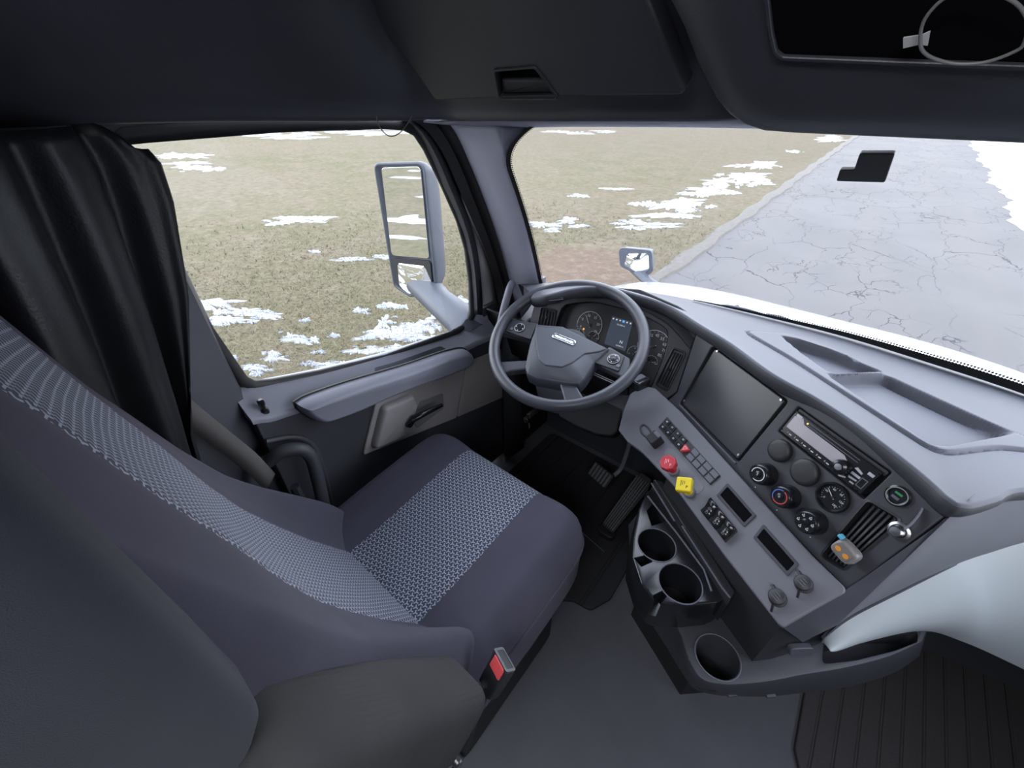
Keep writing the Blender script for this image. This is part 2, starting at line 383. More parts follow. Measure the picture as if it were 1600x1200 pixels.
for (px, py, w, h) in SP[:-2]:
    for k in range(13):
        q = rng.choice((.10, .16, .25, .4, .5)) if k > 3 else 1.0
        cx, cy = (px + rng.gauss(0, .55) * w, py + rng.gauss(0, .55) * h) if k else (px, py)
        c = onz(cx, cy, GZ + 0.035); e1 = onz(cx + w * q * rng.uniform(.3, .75), cy, GZ + .035) - c; e2 = onz(cx, cy + h * q * rng.uniform(.3, .8), GZ + .035) - c
        if c[0] > KERB_X - 0.25: continue
        n = 44; ph = [rng.uniform(0, 6.28) for _ in range(6)]; out, inn = [], []
        for i in range(n):
            a = 2 * math.pi * i / n
            r = 1 + 0.30 * math.sin(2 * a + ph[0]) + 0.25 * math.sin(5 * a + ph[1]) + 0.25 * math.sin(9 * a + ph[2]) + rng.uniform(-.35, .35)
            p = c + e1 * r * math.cos(a) + e2 * r * math.sin(a); p2 = c + (p - c) * 0.8
            out.append((p[0], p[1], GZ + 0.018)); inn.append((p2[0], p2[1], GZ + 0.036 + rng.uniform(-.008, .006)))
        m.loft([out, inn, [tuple(c0_ * .5 + np.array(q_) * .5) for c0_, q_ in [(np.array([c[0], c[1], GZ + .034]), q) for q in inn]], [(c[0] + .002 * math.cos(6.283 * i / n), c[1] + .002 * math.sin(6.283 * i / n), GZ + .036) for i in range(n)]], ring=True, cap1=True)
for k in range(80):
    cx, cy = rng.uniform(-14, -3.0), rng.uniform(-14, -.5); L_, W_ = rng.uniform(.15, .9), rng.uniform(.1, .4); n = 30
    out = [(cx + L_ * math.cos(2 * math.pi * i / n) * rng.uniform(.8, 1.2), cy + W_ * math.sin(2 * math.pi * i / n) * rng.uniform(.8, 1.2), GZ + .02) for i in range(n)]
    m.loft([out, [(cx + (a - cx) * .8, cy + (b - cy) * .8, GZ + .04) for a, b, c in out], [(cx + (a - cx) * .02, cy + (b - cy) * .02, GZ + .042) for a, b, c in out]], ring=True, cap1=True)
o = m.build('snow_patches', SNOW); tag(o, 'thin ragged patches of old snow lying on the dormant lawn', 'snow', kind='stuff')

def blades():
    g = np.random.default_rng(3); N = 260000
    r = np.sqrt(g.uniform(1.6 ** 2, 13.0 ** 2, N)) if False else g.uniform(1.8, 12.5, N); th = g.uniform(math.radians(-2), math.radians(104), N)
    x = -r * np.cos(th) - 0.4; y = r * np.sin(th)
    k = (x < KERB_X - 0.22) & (x > -12) & (r < 12.5 - g.uniform(0, 1, N) ** .6 * 9); soil = ((x + 3.45) / 1.2) ** 2 + ((y - 6.3) / 1.5) ** 2 < g.uniform(0.5, 1.5, N)
    k &= ~soil; x, y = x[k], y[k]; n = len(x); r = np.hypot(x, y)
    L = g.uniform(.05, .10, n) * (0.8 + r / 14); a = g.uniform(0, 2 * math.pi, n); w = g.uniform(.0016, .003, n) * (0.7 + r / 5)
    lift = g.uniform(0.08, 0.75, n); z0 = np.full(n, GZ + 0.015)
    d = np.stack([np.cos(a), np.sin(a)]); pr = np.stack([-d[1], d[0]])
    tip = np.stack([x + d[0] * L * np.cos(lift), y + d[1] * L * np.cos(lift), z0 + L * np.sin(lift)], 1)
    b1 = np.stack([x + pr[0] * w, y + pr[1] * w, z0], 1); b2 = np.stack([x - pr[0] * w, y - pr[1] * w, z0], 1)
    V = np.stack([b1, b2, tip], 1).reshape(-1, 3)
    me = bpy.data.meshes.new('dry_grass'); me.vertices.add(3 * n); me.vertices.foreach_set('co', V.ravel()); me.loops.add(3 * n); me.loops.foreach_set('vertex_index', np.arange(3 * n, dtype=np.int32))
    me.polygons.add(n); me.polygons.foreach_set('loop_start', np.arange(0, 3 * n, 3, dtype=np.int32)); me.update(); me.validate()
    t = NT('dry_grass_blades'); oi = t.n('NewGeometry'); c = t.n('ValToRGB'); t.put(c.inputs[0], oi.outputs['Random Per Island'])
    e = c.color_ramp.elements; e[0].color = (0.082, 0.072, 0.042, 1); e[1].color = (0.166, 0.138, 0.096, 1); q = e.new(0.5); q.color = (0.123, 0.104, 0.067, 1)
    up = t.n('CombineXYZ'); up.inputs[2].default_value = 1.0; t.put(t.bsdf.inputs['Normal'], up.outputs[0])
    me.materials.append(t.set(c.outputs[0], 0.9, spec=0.1)); ob = bpy.data.objects.new('dry_grass', me); COL.objects.link(ob)
    tag(ob, 'short dry tan grass blades matted over the roadside lawn', 'grass', kind='stuff')
blades()

# ================================================================== cab shell
FLOORM = plastic('grey_vinyl_floor', (0.075, 0.077, 0.092), 0.65, grain=160, gs=0.5, var=0.18)
struct(MB().box(ZUP, -1.0, 1.0, -0.9, 1.5, -0.06, 0.0).build('floor', FLOORM))
struct(MB().box(ZUP, -1.02, 1.02, 1.42, 1.47, -0.05, 0.70).build('wall_front', CHAR))
struct(MB().box(ZUP, 1.0, 1.05, -0.9, 1.5, -0.05, 0.84).build('wall_right', CHAR))
m = MB()                                                    # body over the unseen window; rear box narrows it to dim the backrest
m.box(ZUP, 1.0, 1.05, -0.9, 1.0, 1.42, 2.05); m.box(ZUP, 1.0, 1.05, -0.9, 0.42, 0.84, 1.42)
struct(m.build('wall_right_upper', HEAD))
struct(MB().box(ZUP, -1.05, 1.05, -0.9, 0.95, 2.05, 2.1).build('ceiling', HEAD))
m = MB(); m.box(ZUP, -1.06, -1.01, -0.9, 0.185, -0.05, 2.05); m.box(ZUP, -1.06, -1.0, 1.05, 1.46, -0.05, 0.80)
struct(m.build('wall_left', HEAD))
struct(MB().box(ZUP, -1.05, 1.05, -0.95, -0.9, -0.05, 2.05).build('wall_back', HEAD))

# ---- windshield
Wb = [(-.816, 1.16, .92), (-.70, 1.245, .92), (-.512, 1.322, .92), (-.31, 1.368, .92), (-.071, 1.389, .92), (.09, 1.392, .92), (.257, 1.371, .92), (.43, 1.34, .92), (.62, 1.27, .92), (.83, 1.15, .92)]
Wt = [(-.775, .885, 1.405), (-.62, .95, 1.41), (-.45, 1.0, 1.415), (-.25, 1.04, 1.42), (-.05, 1.06, 1.425), (.1, 1.06, 1.425), (.25, 1.045, 1.42), (.4, 1.01, 1.415), (.6, .95, 1.41), (.78, .885, 1.405)]
wb = resample(spline(Wb, 8), 49); wtp = resample(spline(Wt, 8), 49)
def wsh(t, s, off=0.0):
    """point on the windshield: t along 0..1, s up 0..1"""
    i = t * 48; k = min(47, max(0, int(i))); f = i - k
    p = (wb[k] * (1 - f) + wb[k + 1] * f) * (1 - s) + (wtp[k] * (1 - f) + wtp[k + 1] * f) * s
    return p + np.array([0, 0.018 * math.sin(math.pi * s) + off, off * 0.5])
ws = MB().loft([[wsh(i / 48, -0.06 + 1.1 * s / 12) for i in range(49)] for s in range(13)]).build('window_1', GLASS, solid=0.006); ws.modifiers['solid'].use_rim = False
struct(ws)
def frit(t0, s0, t1, s1, dt, ds0, n=60, cor=0.0):
    m = MB(); rows = [[], []]; uv = [[], []]; L = 0; last = None
    for i in range(n + 1):
        f = i / n; ds = ds0 * min(1, .12 + f * 1.6); s_ = s0 + (s1 - s0) * f; t_ = t0 + (t1 - t0) * f + cor * max(0, (s_ - .78) / .24) ** 2.5; p = wsh(t_, s0 + (s1 - s0) * f, -0.006); q = wsh(t_ + dt, s0 + (s1 - s0) * f + ds, -0.006)
        if last is not None: L += np.linalg.norm(p - last)
        last = p; rows[0].append(p); rows[1].append(q); uv[0].append((L, 0)); uv[1].append((L, 1))
    return m.loft(rows, uv=uv[0] + uv[1]).build('frit_band', FRIT, parent=ws, recalc=False)
frit(-0.002, -0.02, -0.002, 1.02, 0.011, 0, 90, 0.06)
frit(0.30, 0.0, 1.0, 0.0, 0, 0.075, 160)

# ---- driver's door: everything is measured on vertical planes x = const
def DX(pts, x): return [onx(a, b, x) for a, b in pts]
door = MB()
A = np.array([(.17, .915), (.20, .90), (.224, .897), (.249, .886), (.30, .87), (.406, .84), (.614, .792), (.858, .752), (.93, .742), (.99, .755), (1.02, .78), (1.12, .80)])
Bc = DX([(397, 652), (420, 650), (470, 634), (560, 604), (640, 579), (720, 546), (750, 531), (778, 520)], -.945)
By = [p[1] for p in Bc]; Bz = [p[2] for p in Bc]; By = [.15] + By + [1.12]; Bz = [Bz[0] + .01] + Bz + [Bz[-1] - .005]
za = lambda y: float(np.interp(y, A[:, 0], A[:, 1])); zb = lambda y: float(np.interp(y, By, Bz))
XF = -0.945
m = MB(); rows = []
for y in np.linspace(.185, 1.10, 60):
    a, b = za(y), zb(y)
    sec = [(-1.05, a), (-1.035, a + .004), (-1.02, a - .002)]
    for k in range(1, 5): f = k / 5; sec.append((-1.02 + (XF + 1.02 - .012) * f, a - .002 + (b - a + .002) * (f ** 1.15)))
    for k in range(5): th = math.pi / 2 * k / 4; sec.append((XF - .012 + .012 * math.sin(th), b - .012 + .012 * math.cos(th)))
    sec += [(XF, b - .02), (-1.05, b - .02)]
    rows.append([(x, y, z) for x, z in sec])
m.loft(rows, ring=True, cap0=True, cap1=True)
dr = thing('door_1', 'driver door with grey armrest and black pull handle under the side window', None, (-1.0, .6, 0)); struct(dr)
ledge = m.build('sill_ledge', [DOORG, RUBBER], dr)
pk = [tuple(onx(a, b, -.985)[[0, 1]]) for a, b in ((580, 594), (600, 580), (690, 553))]
FL = Fr((0, 0, 0), (0, 1, 0), (-1, 0, 0))
y0, y1 = .52, .83
cm = MB(); cm.add([FL.w(a, b, 0) for a, b in []], [])
pts = round_poly([(y0, .956), (y1, .956), (y1 - .015, .992), (y0 + .03, .992)], .012, 4)
rows = [[(-b, a, zz) for a, b in pts] for zz in (.60, 1.0)]
cm.loft(rows, ring=True, cap0=True, cap1=True); cut(ledge, cm)
MB().add([(-1.0, y0 - .02, .66), (-.948, y0 - .02, .66), (-.948, y1 + .02, .62), (-1.0, y1 + .02, .62)], [(0, 1, 2, 3)]).build('pocket_floor', RUBBER, ledge)

DF = Fr((XF, 0, 0), (0, 1, 0), (0, 0, 1))       # +c points into the cab
face = [(y, zb(y) - .012) for y in np.linspace(.19, 1.09, 30)]
m = MB().prism(DF, ccw([(.19, .03), (1.09, .03)] + face[::-1]), -.06, -.001, bev=.006); m.build('door_skin', CHAR, dr)
# armrest
arm_px = [(466, 634), (480, 625), (520, 610), (560, 597), (640, 573), (700, 552), (728, 547), (736, 555), (733, 568), (716, 578), (680, 592), (640, 606), (600, 622), (560, 640), (520, 655), (500, 660), (482, 652), (470, 642)]
fa = Fr((-.925, 0, 0), (0, 1, 0), (0, 0, 1)); ap = ccw(fa.pxs(arm_px))
ap = [tuple(p) for p in resample(spline(ap, 4, True) + [np.array(ap[0])], 70)[:-1]]
m = MB().pillow(Fr((XF - .002, 0, 0), (0, 1, 0), (0, 0, 1)), ap, offset(ap, .018), 0, .05, 8)
arm = m.build('armrest', DOORG, dr)
m = MB().prism(DF, [tuple(x) for x in offset(ap, -.004)], -.004, .002); m.build('armrest_gap', RUBBER, dr)
# warm grey inserts
fr_ = DF
rear = round_poly(DF.pxs([(585, 630), (565, 711), (712, 652), (726, 566)]), .012, 4)
front = round_poly(DF.pxs([(728, 566), (714, 651), (786, 620), (782, 545)]), .006, 3)
rp = MB().prism(DF, rear, -.002, .007, bev=.004).build('insert_panel', WARM, dr)
fp = MB().prism(DF, front, -.002, .005, bev=.003).build('insert_panel', WARM, dr); tag(fp, 'smaller warm grey panel beside the dash')
hump = round_poly(DF.pxs([(592, 632), (575, 700), (634, 676), (640, 655), (646, 630), (640, 612)]), .02, 5)
MB().pillow(DF, ccw(hump), offset(ccw(hump), .014), .004, .03, 6).build('handle_surround', WARM, rp)
hp = [onx(640, 663, -.905), onx(645, 655, -.90), onx(665, 645, -.895), onx(690, 633, -.90)]
hd = MB().tube([onx(634, 662, -.93), *hp], [.012, .013, .013, .011, .008], 12, ell=0.9)
hdl = hd.build('door_handle', GLOSS, dr, smooth=60)
MB().prism(DF, round_poly(DF.pxs([(640, 655), (655, 625), (690, 612), (692, 636), (650, 668)]), .012), .005, .009, bev=.002).build('handle_recess_shade', plastic('insert_recess_shade', (.15, .145, .15), .6), rp)  # raised plate in a darker insert grey, recess shade put into the colour
# lock pin, switches
q = onx(410, 634, -.965)
MB().lathe(Fr(q - np.array([0, 0, .012]), (1, 0, 0), (0, 1, 0)), [(.010, -.01), (.010, 0), (.006, .004), (.006, .012), (.008, .015), (.008, .028), (.005, .031)], 16).build('lock_pin', GLOSS, dr)
SW = Fr(onx(735, 536, -.975), (0, 1, -.10), (-1, 0, .35))
for i, (px, py) in enumerate(((735, 533), (762, 520))):
    f = SW.spx(px, py, .001)
    b = MB().prism(f, rrect(0, 0, .042, .036, .004), -.008, .003, bev=.002).build('switch_bezel', BLACK, dr)
    if i == 0:
        MB().prism(f, rrect(.0, -.006, .024, .016, .003), .002, .007, bev=.003).build('window_switch', GLOSS, b); MB().prism(f, rrect(.0, .011, .024, .008, .002), .002, .006, bev=.002).build('window_switch', GREYK, b)
    else:
        mm = MB()
        for aa, bb in ((-.009, 0), (.009, 0), (0, .009), (0, -.009)): mm.prism(f, circ(aa, bb, .003, 10), .002, .0045)
        mm.build('mirror_switch_marks', WPRINT, b)
# door-side arm of the seat, built as a tube on the door
pts = [onx(a, b, x) for a, b, x in ((418, 722, -.93), (440, 706, -.91), (470, 702, -.895), (487, 716, -.89), (497, 750, -.885), (508, 800, -.88), (520, 850, -.88))]
MB().tube(spline(pts, 6), .017, 12).build('seat_arm_tube', CHAR, dr, smooth=60)
mo = [(415, 690), (455, 683), (482, 690), (497, 712), (508, 745), (520, 800)]
MB().tube(spline([onx(a, b, XF + .002) for a, b in mo], 6), .008, 8).build('moulded_ridge', CHAR, dr, smooth=60)
# glass, gaskets
win = [(230, 222), (257, 214), (320, 208), (450, 203), (590, 199), (628, 200), (648, 210), (664, 234), (690, 288), (715, 344), (728, 388), (735, 440), (736, 485), (728, 507), (700, 522), (600, 556), (500, 580), (430, 594), (400, 597), (382, 588), (330, 512), (293, 455), (262, 400), (240, 300)]
wp = DX(win, -1.03); wp[0][1] = wp[-1][1] = .21; wp[-2][1] = .203; wp[-3][1] = .203; wp[1][1] = .225
wl = [p for p in wp]
g = struct(MB().prism(Fr((-1.035, 0, 0), (0, 1, 0), (0, 0, 1)), [(p[1], p[2]) for p in wl], 0, .004).build('window_2', GLASS, smooth=0))
cen = np.mean(wl, axis=0); out = [p + nrm(p - cen) * .012 for p in wl]
MB().tube(out, .016, 10, closed=True).build('window_gasket', RUBBER, dr, smooth=60)

# ---- pillar strips
def strips(name, curves, mat, n=26, thick=.01, parent=None):
    rows = [resample(spline(DX(c, x), 6), n) for c, x in curves]
    o = MB().loft(rows).build(name, mat, parent, solid=thick, smooth=50); return o
S0 = [(628, 188), (650, 205), (668, 236), (692, 290), (717, 346), (730, 390), (737, 440), (739, 490)]
S1 = [(640, 184), (662, 200), (690, 240), (712, 290), (732, 345), (744, 390), (750, 440), (753, 492)]
S1i = [(642, 184), (664, 200), (692, 240), (714, 290), (735, 340), (758, 395), (772, 440), (779, 490)]
S3 = [(692, 181), (712, 205), (733, 250), (757, 310), (778, 370), (795, 430), (803, 462), (812, 500)]
fr0 = strips('door_frame_trim', [(S0, -1.03), ([(a * .5 + c * .5, b * .5 + d * .5) for (a, b), (c, d) in zip(S0, S1)], -1.0), (S1, -1.005)], CHAR, parent=dr)
S1b = [(x + 4, y) for x, y in S1i]
o = strips('trim_1', [(S1, -1.025), (S1i, -1.02)], PAINT); struct(o, 'white painted strip of body between door seal and pillar')
S2 = [(x * .55 + a * .45, y * .55 + b * .45) for (x, y), (a, b) in zip(S1i, S3)]
o = strips('trim_2', [(S1i, -1.02), ([(x + 3, y) for x, y in S1i], -.985), (S2, -.97), ([(x + 3, y) for x, y in S2], -.98), (S3, -.935)], RUBBER); struct(o)
GL = [wsh(.06 * max(0, (s - .78) / .24) ** 2.5, s) for s in np.linspace(1.06, -.03, 26)]
s3 = resample(spline(DX(S3, -.935), 6), 26)
rows = [s3]
for f in (.12, .35, .6, .82, 1.0):
    rows.append(np.array([a * (1 - f) + np.array(b) * f + np.array([.7, -.7, 0]) * .022 * math.sin(math.pi * min(1, f * 1.0)) for a, b in zip(s3, GL)]))
o = MB().loft(rows).build('pillar_trim', PILLAR, solid=.006, smooth=60); struct(o, 'pale grey A-pillar trim between side window and windshield')
cov = [(812, 404), (806, 420), (801, 432), (818, 442), (822, 425), (818, 412)]
# grab handle on the pillar foot
gp = [onx(a, b, x) for a, b, x in ((800, 443, -.885), (796, 452, -.865), (788, 480, -.865), (782, 505, -.87), (776, 535, -.89))]
gh = MB().tube(spline(gp, 6), .013, 12).build('grab_handle', DOORG, smooth=60); tag(gh, 'grey vertical grab handle at the foot of the A-pillar', 'handle')
# B-pillar behind the window
o = MB().loft([[(-1.045, .212, z), (-1.0, .196, z), (-.965, .12, z), (-.95, .02, z), (-.95, -.2, z)] for z in (.0, .5, .9, 1.2, 1.41)]).build('pillar_rear', DARKG, solid=.012); struct(o, 'grey B-pillar panel behind the driver door')
o = MB().tube([(-1.02, .200, .92), (-1.02, .198, 1.0), (-1.025, .192, 1.2)], .008, 8).build('trim_3', PAINT); struct(o)
# ---- side and front header: one lip that runs along the door, round the corner and over the windshield
lip = [(-.955, -.5, 1.456), (-.955, .0, 1.456), (-.955, .3, 1.45), (-.953, .55, 1.438)] + [tuple(onx(a, 183, x)) for a, x in ((600, -.95), (640, -.945))] + [(-.925, .80, 1.43), (-.88, .825, 1.431)] + [tuple(ony(a, b, .83)) for a, b in ((720, 183), (800, 183), (950, 182), (1100, 181))] + [(-.16, .83, 1.459), (.2, .83, 1.459), (1.0, .83, 1.459)]
LP = resample(spline(lip, 6), 120)
inn = []
for p in LP:                                            # inward direction in plan
    inn.append(nrm(np.array([max(0, -.62 - p[0]) * 2.2 if p[1] < .75 else max(0, -.80 - p[0]) * 5, -max(0.0, p[1] - .42) * 2.2, 0]) + np.array([1e-4, 0, 0])))
for _ in range(6): inn = [nrm(inn[max(0, i - 1)] + inn[i] + inn[min(len(inn) - 1, i + 1)]) for i in range(len(inn))]
rows = []
for off, dz in ((-.03, -.004), (-.008, -.006), (-.002, -.003), (.0, .003), (.01, .022), (.025, .038), (.05, .06), (.15, .16), (.28, .30), (.32, .62)):
    rows.append([p + d * off + np.array([0, 0, dz]) for p, d in zip(LP, inn)])
hl = MB().loft(rows).build('ceiling_header', HEAD, smooth=60, solid=.004); struct(hl, 'dark headliner lip over the side window and windshield')
rows = [[p - d * .03 + np.array([0, 0, -.006]) for p, d in zip(LP, inn)][50:], [np.array([q[0], q[1] + .02, q[2] + .004]) for q in resample(spline([(-1.03, .80, 1.41)] + Wt[0:], 8), 70)]]
rows[0] = resample(rows[0], 70)
o = MB().loft(rows).build('header_trim', PILLAR, solid=.005); struct(o, 'pale strip between headliner lip and windshield top edge')
o = MB().loft([[(-1.03, y, z + dz) for y in np.linspace(.0, 1.0, 12)] for z, dz in ((1.40, .012), (1.46, 0))]).build('door_header', RUBBER, solid=.02); struct(o)
# ================================================================== dashboard
FOOT_SHADE = plastic('footwell_shade_black', (0.005, 0.005, 0.006), 0.6, spec=.3)  # darker than the other blacks: footwell shade put into the colour
dash = thing('dashboard', 'wraparound grey and black truck dashboard under the windshield', 'dashboard', (0, 1.1, .6))
a_, t_ = math.radians(32), math.radians(21.2)
CPn = np.array([-math.sin(a_) * math.cos(t_), -math.cos(a_) * math.cos(t_), math.sin(t_)])
CPu = np.array([math.cos(a_), -math.sin(a_), 0])
CP = Fr((.112, .870, .90), CPu, np.cross(CPn, CPu))                       # black centre panel turned to the driver
t_ = math.radians(25)
CL = Fr((-.5, 1.13, .845), (1, 0, 0), (0, math.sin(t_), math.cos(t_)))     # instrument panel behind the wheel
SPn = nrm((-.53 * .57, -.848 * .57, .82))
SP_ = Fr((-.037, .84, .73), (.848, -.53, 0), np.cross(SPn, (.848, -.53, 0)))   # grey switch strip below the centre panel

# ---- top pad
E_ = [(832, 462, .945), (846, 461, .962), (860, 459, .972), (885, 452, .98), (920, 447, .985), (955, 449, .985), (990, 458, .985), (1043, 476, .98), (1105, 513, .975), (1146, 538, .972), (1208, 583, .97), (1275, 620, .968), (1330, 655, .967), (1381, 692, .966), (1430, 730, .966), (1466, 761, .966), (1486, 780, .966), (1503, 788, .966), (1525, 786, .966), (1560, 776, .966), (1600, 762, .965)]
epts = [onz(*q) for q in E_] + [np.array([.50, .985, .965]), np.array([.70, 1.07, .965]), np.array([.98, 1.10, .965])]
EP = resample(spline(epts, 8), 126)
nE = len(EP)
wbx = np.array([[-.96, 1.03, .925], [-.90, 1.09, .92]] + [list(p + np.array([0, .012, 0])) for p in wb] + [[.92, 1.08, .92], [1.0, 1.0, .92]])
# match every edge point with a point of the windshield base: x mapped piecewise
xw = np.interp(np.linspace(0, 1, nE), [0, .15, .45, .62, .72, 1], [-.88, -.70, -.28, .20, .46, .98])
WP = np.array([[x, np.interp(x, wbx[:, 0], wbx[:, 1]), .925] for x in xw])
def outw(P):
    d = np.gradient(P, axis=0); o = np.stack([d[:, 1], -d[:, 0], np.zeros(len(P))], 1); o /= np.linalg.norm(o, axis=1)[:, None] + 1e-9
    for _ in range(4): o[1:-1] = (o[:-2] + o[1:-1] + o[2:]); o /= np.linalg.norm(o, axis=1)[:, None]
    return o
EO = outw(EP)
def dense(P, n): return resample(P, n)
def sd_poly(P, poly):
    """signed distance of many plan points to a polygon, positive inside"""
    q = np.array(poly); d = np.full(len(P), 9.0); ins = np.zeros(len(P), bool)
    for i in range(len(q)):
        a, b = q[i], q[(i + 1) % len(q)]; ab = b - a; t = np.clip(((P - a) @ ab) / (ab @ ab + 1e-12), 0, 1); d = np.minimum(d, np.linalg.norm(P - a - t[:, None] * ab, axis=1))
        c = (a[1] > P[:, 1]) != (b[1] > P[:, 1]); x = a[0] + (P[:, 1] - a[1]) * ab[0] / (ab[1] if abs(ab[1]) > 1e-9 else 1e-9); ins ^= c & (P[:, 0] < x)
    return np.where(ins, d, -d)
def on_pad(pxs): return [tuple(onz(a, b, .955)[:2]) for a, b in pxs]
trim_px = [(1170, 513), (1190, 511), (1240, 512), (1300, 530), (1400, 583), (1500, 635), (1640, 704), (1560, 702), (1500, 709), (1478, 711), (1462, 708), (1440, 697), (1380, 658), (1300, 604), (1230, 556), (1180, 524)]
tp = [tuple(p) for p in resample(spline([np.array(p) for p in on_pad(trim_px)], 6, True) + [np.array(on_pad(trim_px)[0])], 90)[:-1]]
inA = round_poly(on_pad([(1222, 516), (1252, 520), (1300, 535), (1392, 571), (1352, 576), (1296, 584), (1255, 550)]), .018, 5)
inB = round_poly(on_pad([(1290, 586), (1350, 579), (1394, 576), (1440, 600), (1588, 676), (1560, 684), (1478, 702), (1452, 700), (1370, 644)]), .018, 5)
sst = lambda x, a, b: (lambda t: t * t * (3 - 2 * t))(np.clip((x - a) / (b - a), 0, 1))
EPd, WPd = dense(EP, 420), None
xw = np.interp(np.linspace(0, 1, 420), np.linspace(0, 1, nE), xw); WPd = np.array([[x, np.interp(x, wbx[:, 0], wbx[:, 1]), .911] for x in xw])
for _ in range(3): WPd[1:-1] = (WPd[:-2] + WPd[1:-1] + WPd[2:]) / 3
EO = outw(EPd); rows = []
for f in np.linspace(0, 1, 190):
    P = WPd * (1 - f) + EPd * f; P[:, 2] += .007 * math.sin(math.pi * f)
    st_ = sd_poly(P[:, :2], tp); da, db = sd_poly(P[:, :2], inA), sd_poly(P[:, :2], inB)
    P[:, 2] += .005 * sst(st_, .0, .004) - .004 * np.exp(-((st_ + .002) / .0022) ** 2)
    P[:, 2] -= .028 * np.maximum(sst(da, -.002, .010), sst(db, -.002, .010))
    rows.append(P)
zz = lambda p, o, dz: p + o + np.array([0, 0, dz])
rows = [WPd + np.array([0, .03, -.06])] + rows + [np.array([zz(p, o * r, d) for p, o in zip(EPd, EO)]) for r, d in ((.003, -.0015), (.005, -.004))]
o_pad = MB().loft(rows[::-1]).build('dash_pad', PAD, dash, smooth=60, recalc=False)
MB().loft([np.array([zz(p, o * r, d) for p, o in zip(EPd, EO)]) for r, d in ((.005, -.004), (.0065, -.008), (.007, -.016), (.004, -.028), (-.004, -.038), (-.02, -.046), (-.10, -.05))]).build('pad_edge', CHAR, dash, smooth=60)
# ---- driver's face plate around the instrument cluster
plate = [(836, 470), (857, 452), (900, 445), (1000, 452), (1060, 478), (1094, 500), (1090, 517), (1058, 613), (1040, 625), (1002, 650), (900, 655), (845, 640), (826, 560), (828, 500)]
holep = [(878, 482), (890, 475), (925, 472), (960, 479), (990, 488), (1016, 499), (1042, 516), (1040, 545), (1028, 580), (1012, 612), (990, 618), (940, 610), (885, 585), (866, 545), (868, 510)]
hole = [tuple(p) for p in resample(spline([np.array(p) for p in CL.pxs(holep)], 5, True) + [np.array(CL.px(*holep[0]))], 60)[:-1]]
fp_ = MB().prism(CL, CL.pxs(plate), -.02, 0, holes=[hole], bev=.004).build('driver_panel', CHAR, dash)
MB().loft([[CL.w(a, b, 0) for a, b in ccw(hole)], [CL.w(a, b, -.05) for a, b in ccw(hole)]], ring=True).build('cluster_shroud', BLACK, dash)
# brow over the cluster: a shelf that reaches from the plate to the pad
hb = CL.pxs([(862, 472), (890, 464), (925, 461), (960, 467), (990, 477), (1020, 490), (1050, 509), (1080, 543)])
hb = resample(spline([np.array(p) for p in hb], 6), 40)
rows = [[CL.w(a, b - .004, 0) for a, b in hb], [CL.w(a, b - .004, .016) for a, b in hb], [CL.w(a, b + .002, .022) for a, b in hb], [CL.w(a, b + .012, .018) for a, b in hb], [CL.w(a, b + .035, -.01) for a, b in hb]]
MB().loft(rows).build('cluster_brow', DARKG, dash, smooth=60)
# ---- centre panel plate with its openings
tabo = round_poly(CP.pxs([(1113, 540), (1232, 627), (1152, 724), (1061, 632)]), .010, 4)
rad_w, rad_h = .186, .056
ra, rb = .0, .0
RP = np.mean([CP.px(*p) for p in ((1240, 648), (1224, 672), (1344, 772), (1383, 734))], axis=0)
radio_open = rrect(RP[0] + .002, RP[1] + .002, rad_w + .012, rad_h + .014, .004)
vento = round_poly(CP.pxs([(1360, 783), (1400, 805), (1392, 838), (1322, 888), (1296, 872), (1302, 850)]), .006, 3)
VO = [(1357, 782), (1408, 812), (1318, 889), (1284, 868)]
vento = round_poly(CP.pxs(VO), .008, 4)
cpo = [CP.px(1092, 500), CP.px(1089, 517), CP.px(1058, 613), CP.px(1040, 628), CP.px(1180, 775), CP.px(1322, 922), (.187, -.150), (.1945, .058), (-.40, .058)]
cpp = MB().prism(CP, cpo, -.02, 0, holes=[tabo, radio_open, vento], bev=.003).build('centre_panel', CHAR, dash)
MB().loft([[CP.w(a, b, -.002) for a, b in ccw(tabo)], [CP.w(a, b, -.02) for a, b in offset(ccw(tabo), .004)]], ring=True).build('recess_wall', BLACK, cpp)
tabp = round_poly(CP.pxs([(1118, 545), (1228, 626), (1154, 718), (1066, 630)], -.012), .007, 3)
bp = MB().prism(CP, tabp, -.03, -.009, bev=.002).build('blank_panel', plastic('satin_black_blank_plastic', (.028, .029, .036), .34, gs=.12), dash)
tag(bp, 'large satin black blanking panel held by four corner screws')
for p in ((1121, 549), (1069, 626), (1154, 711), (1221, 625)):
    f = CP.spx(*p, -.009); MB().lathe(f, [(.0035, -.001), (.0035, .002), (.0025, .0032), (.0012, .0032), (.0012, .0015)], 14).build('screw', METAL, bp)
lp = CP.pxs([(1060, 634), (1151, 726), (1158, 722)])
MB().tube([CP.w(*CP.px(1063, 634), .001), CP.w(*CP.px(1150, 724), .001)], .0028, 8).build('recess_sill', DARKG, dash)
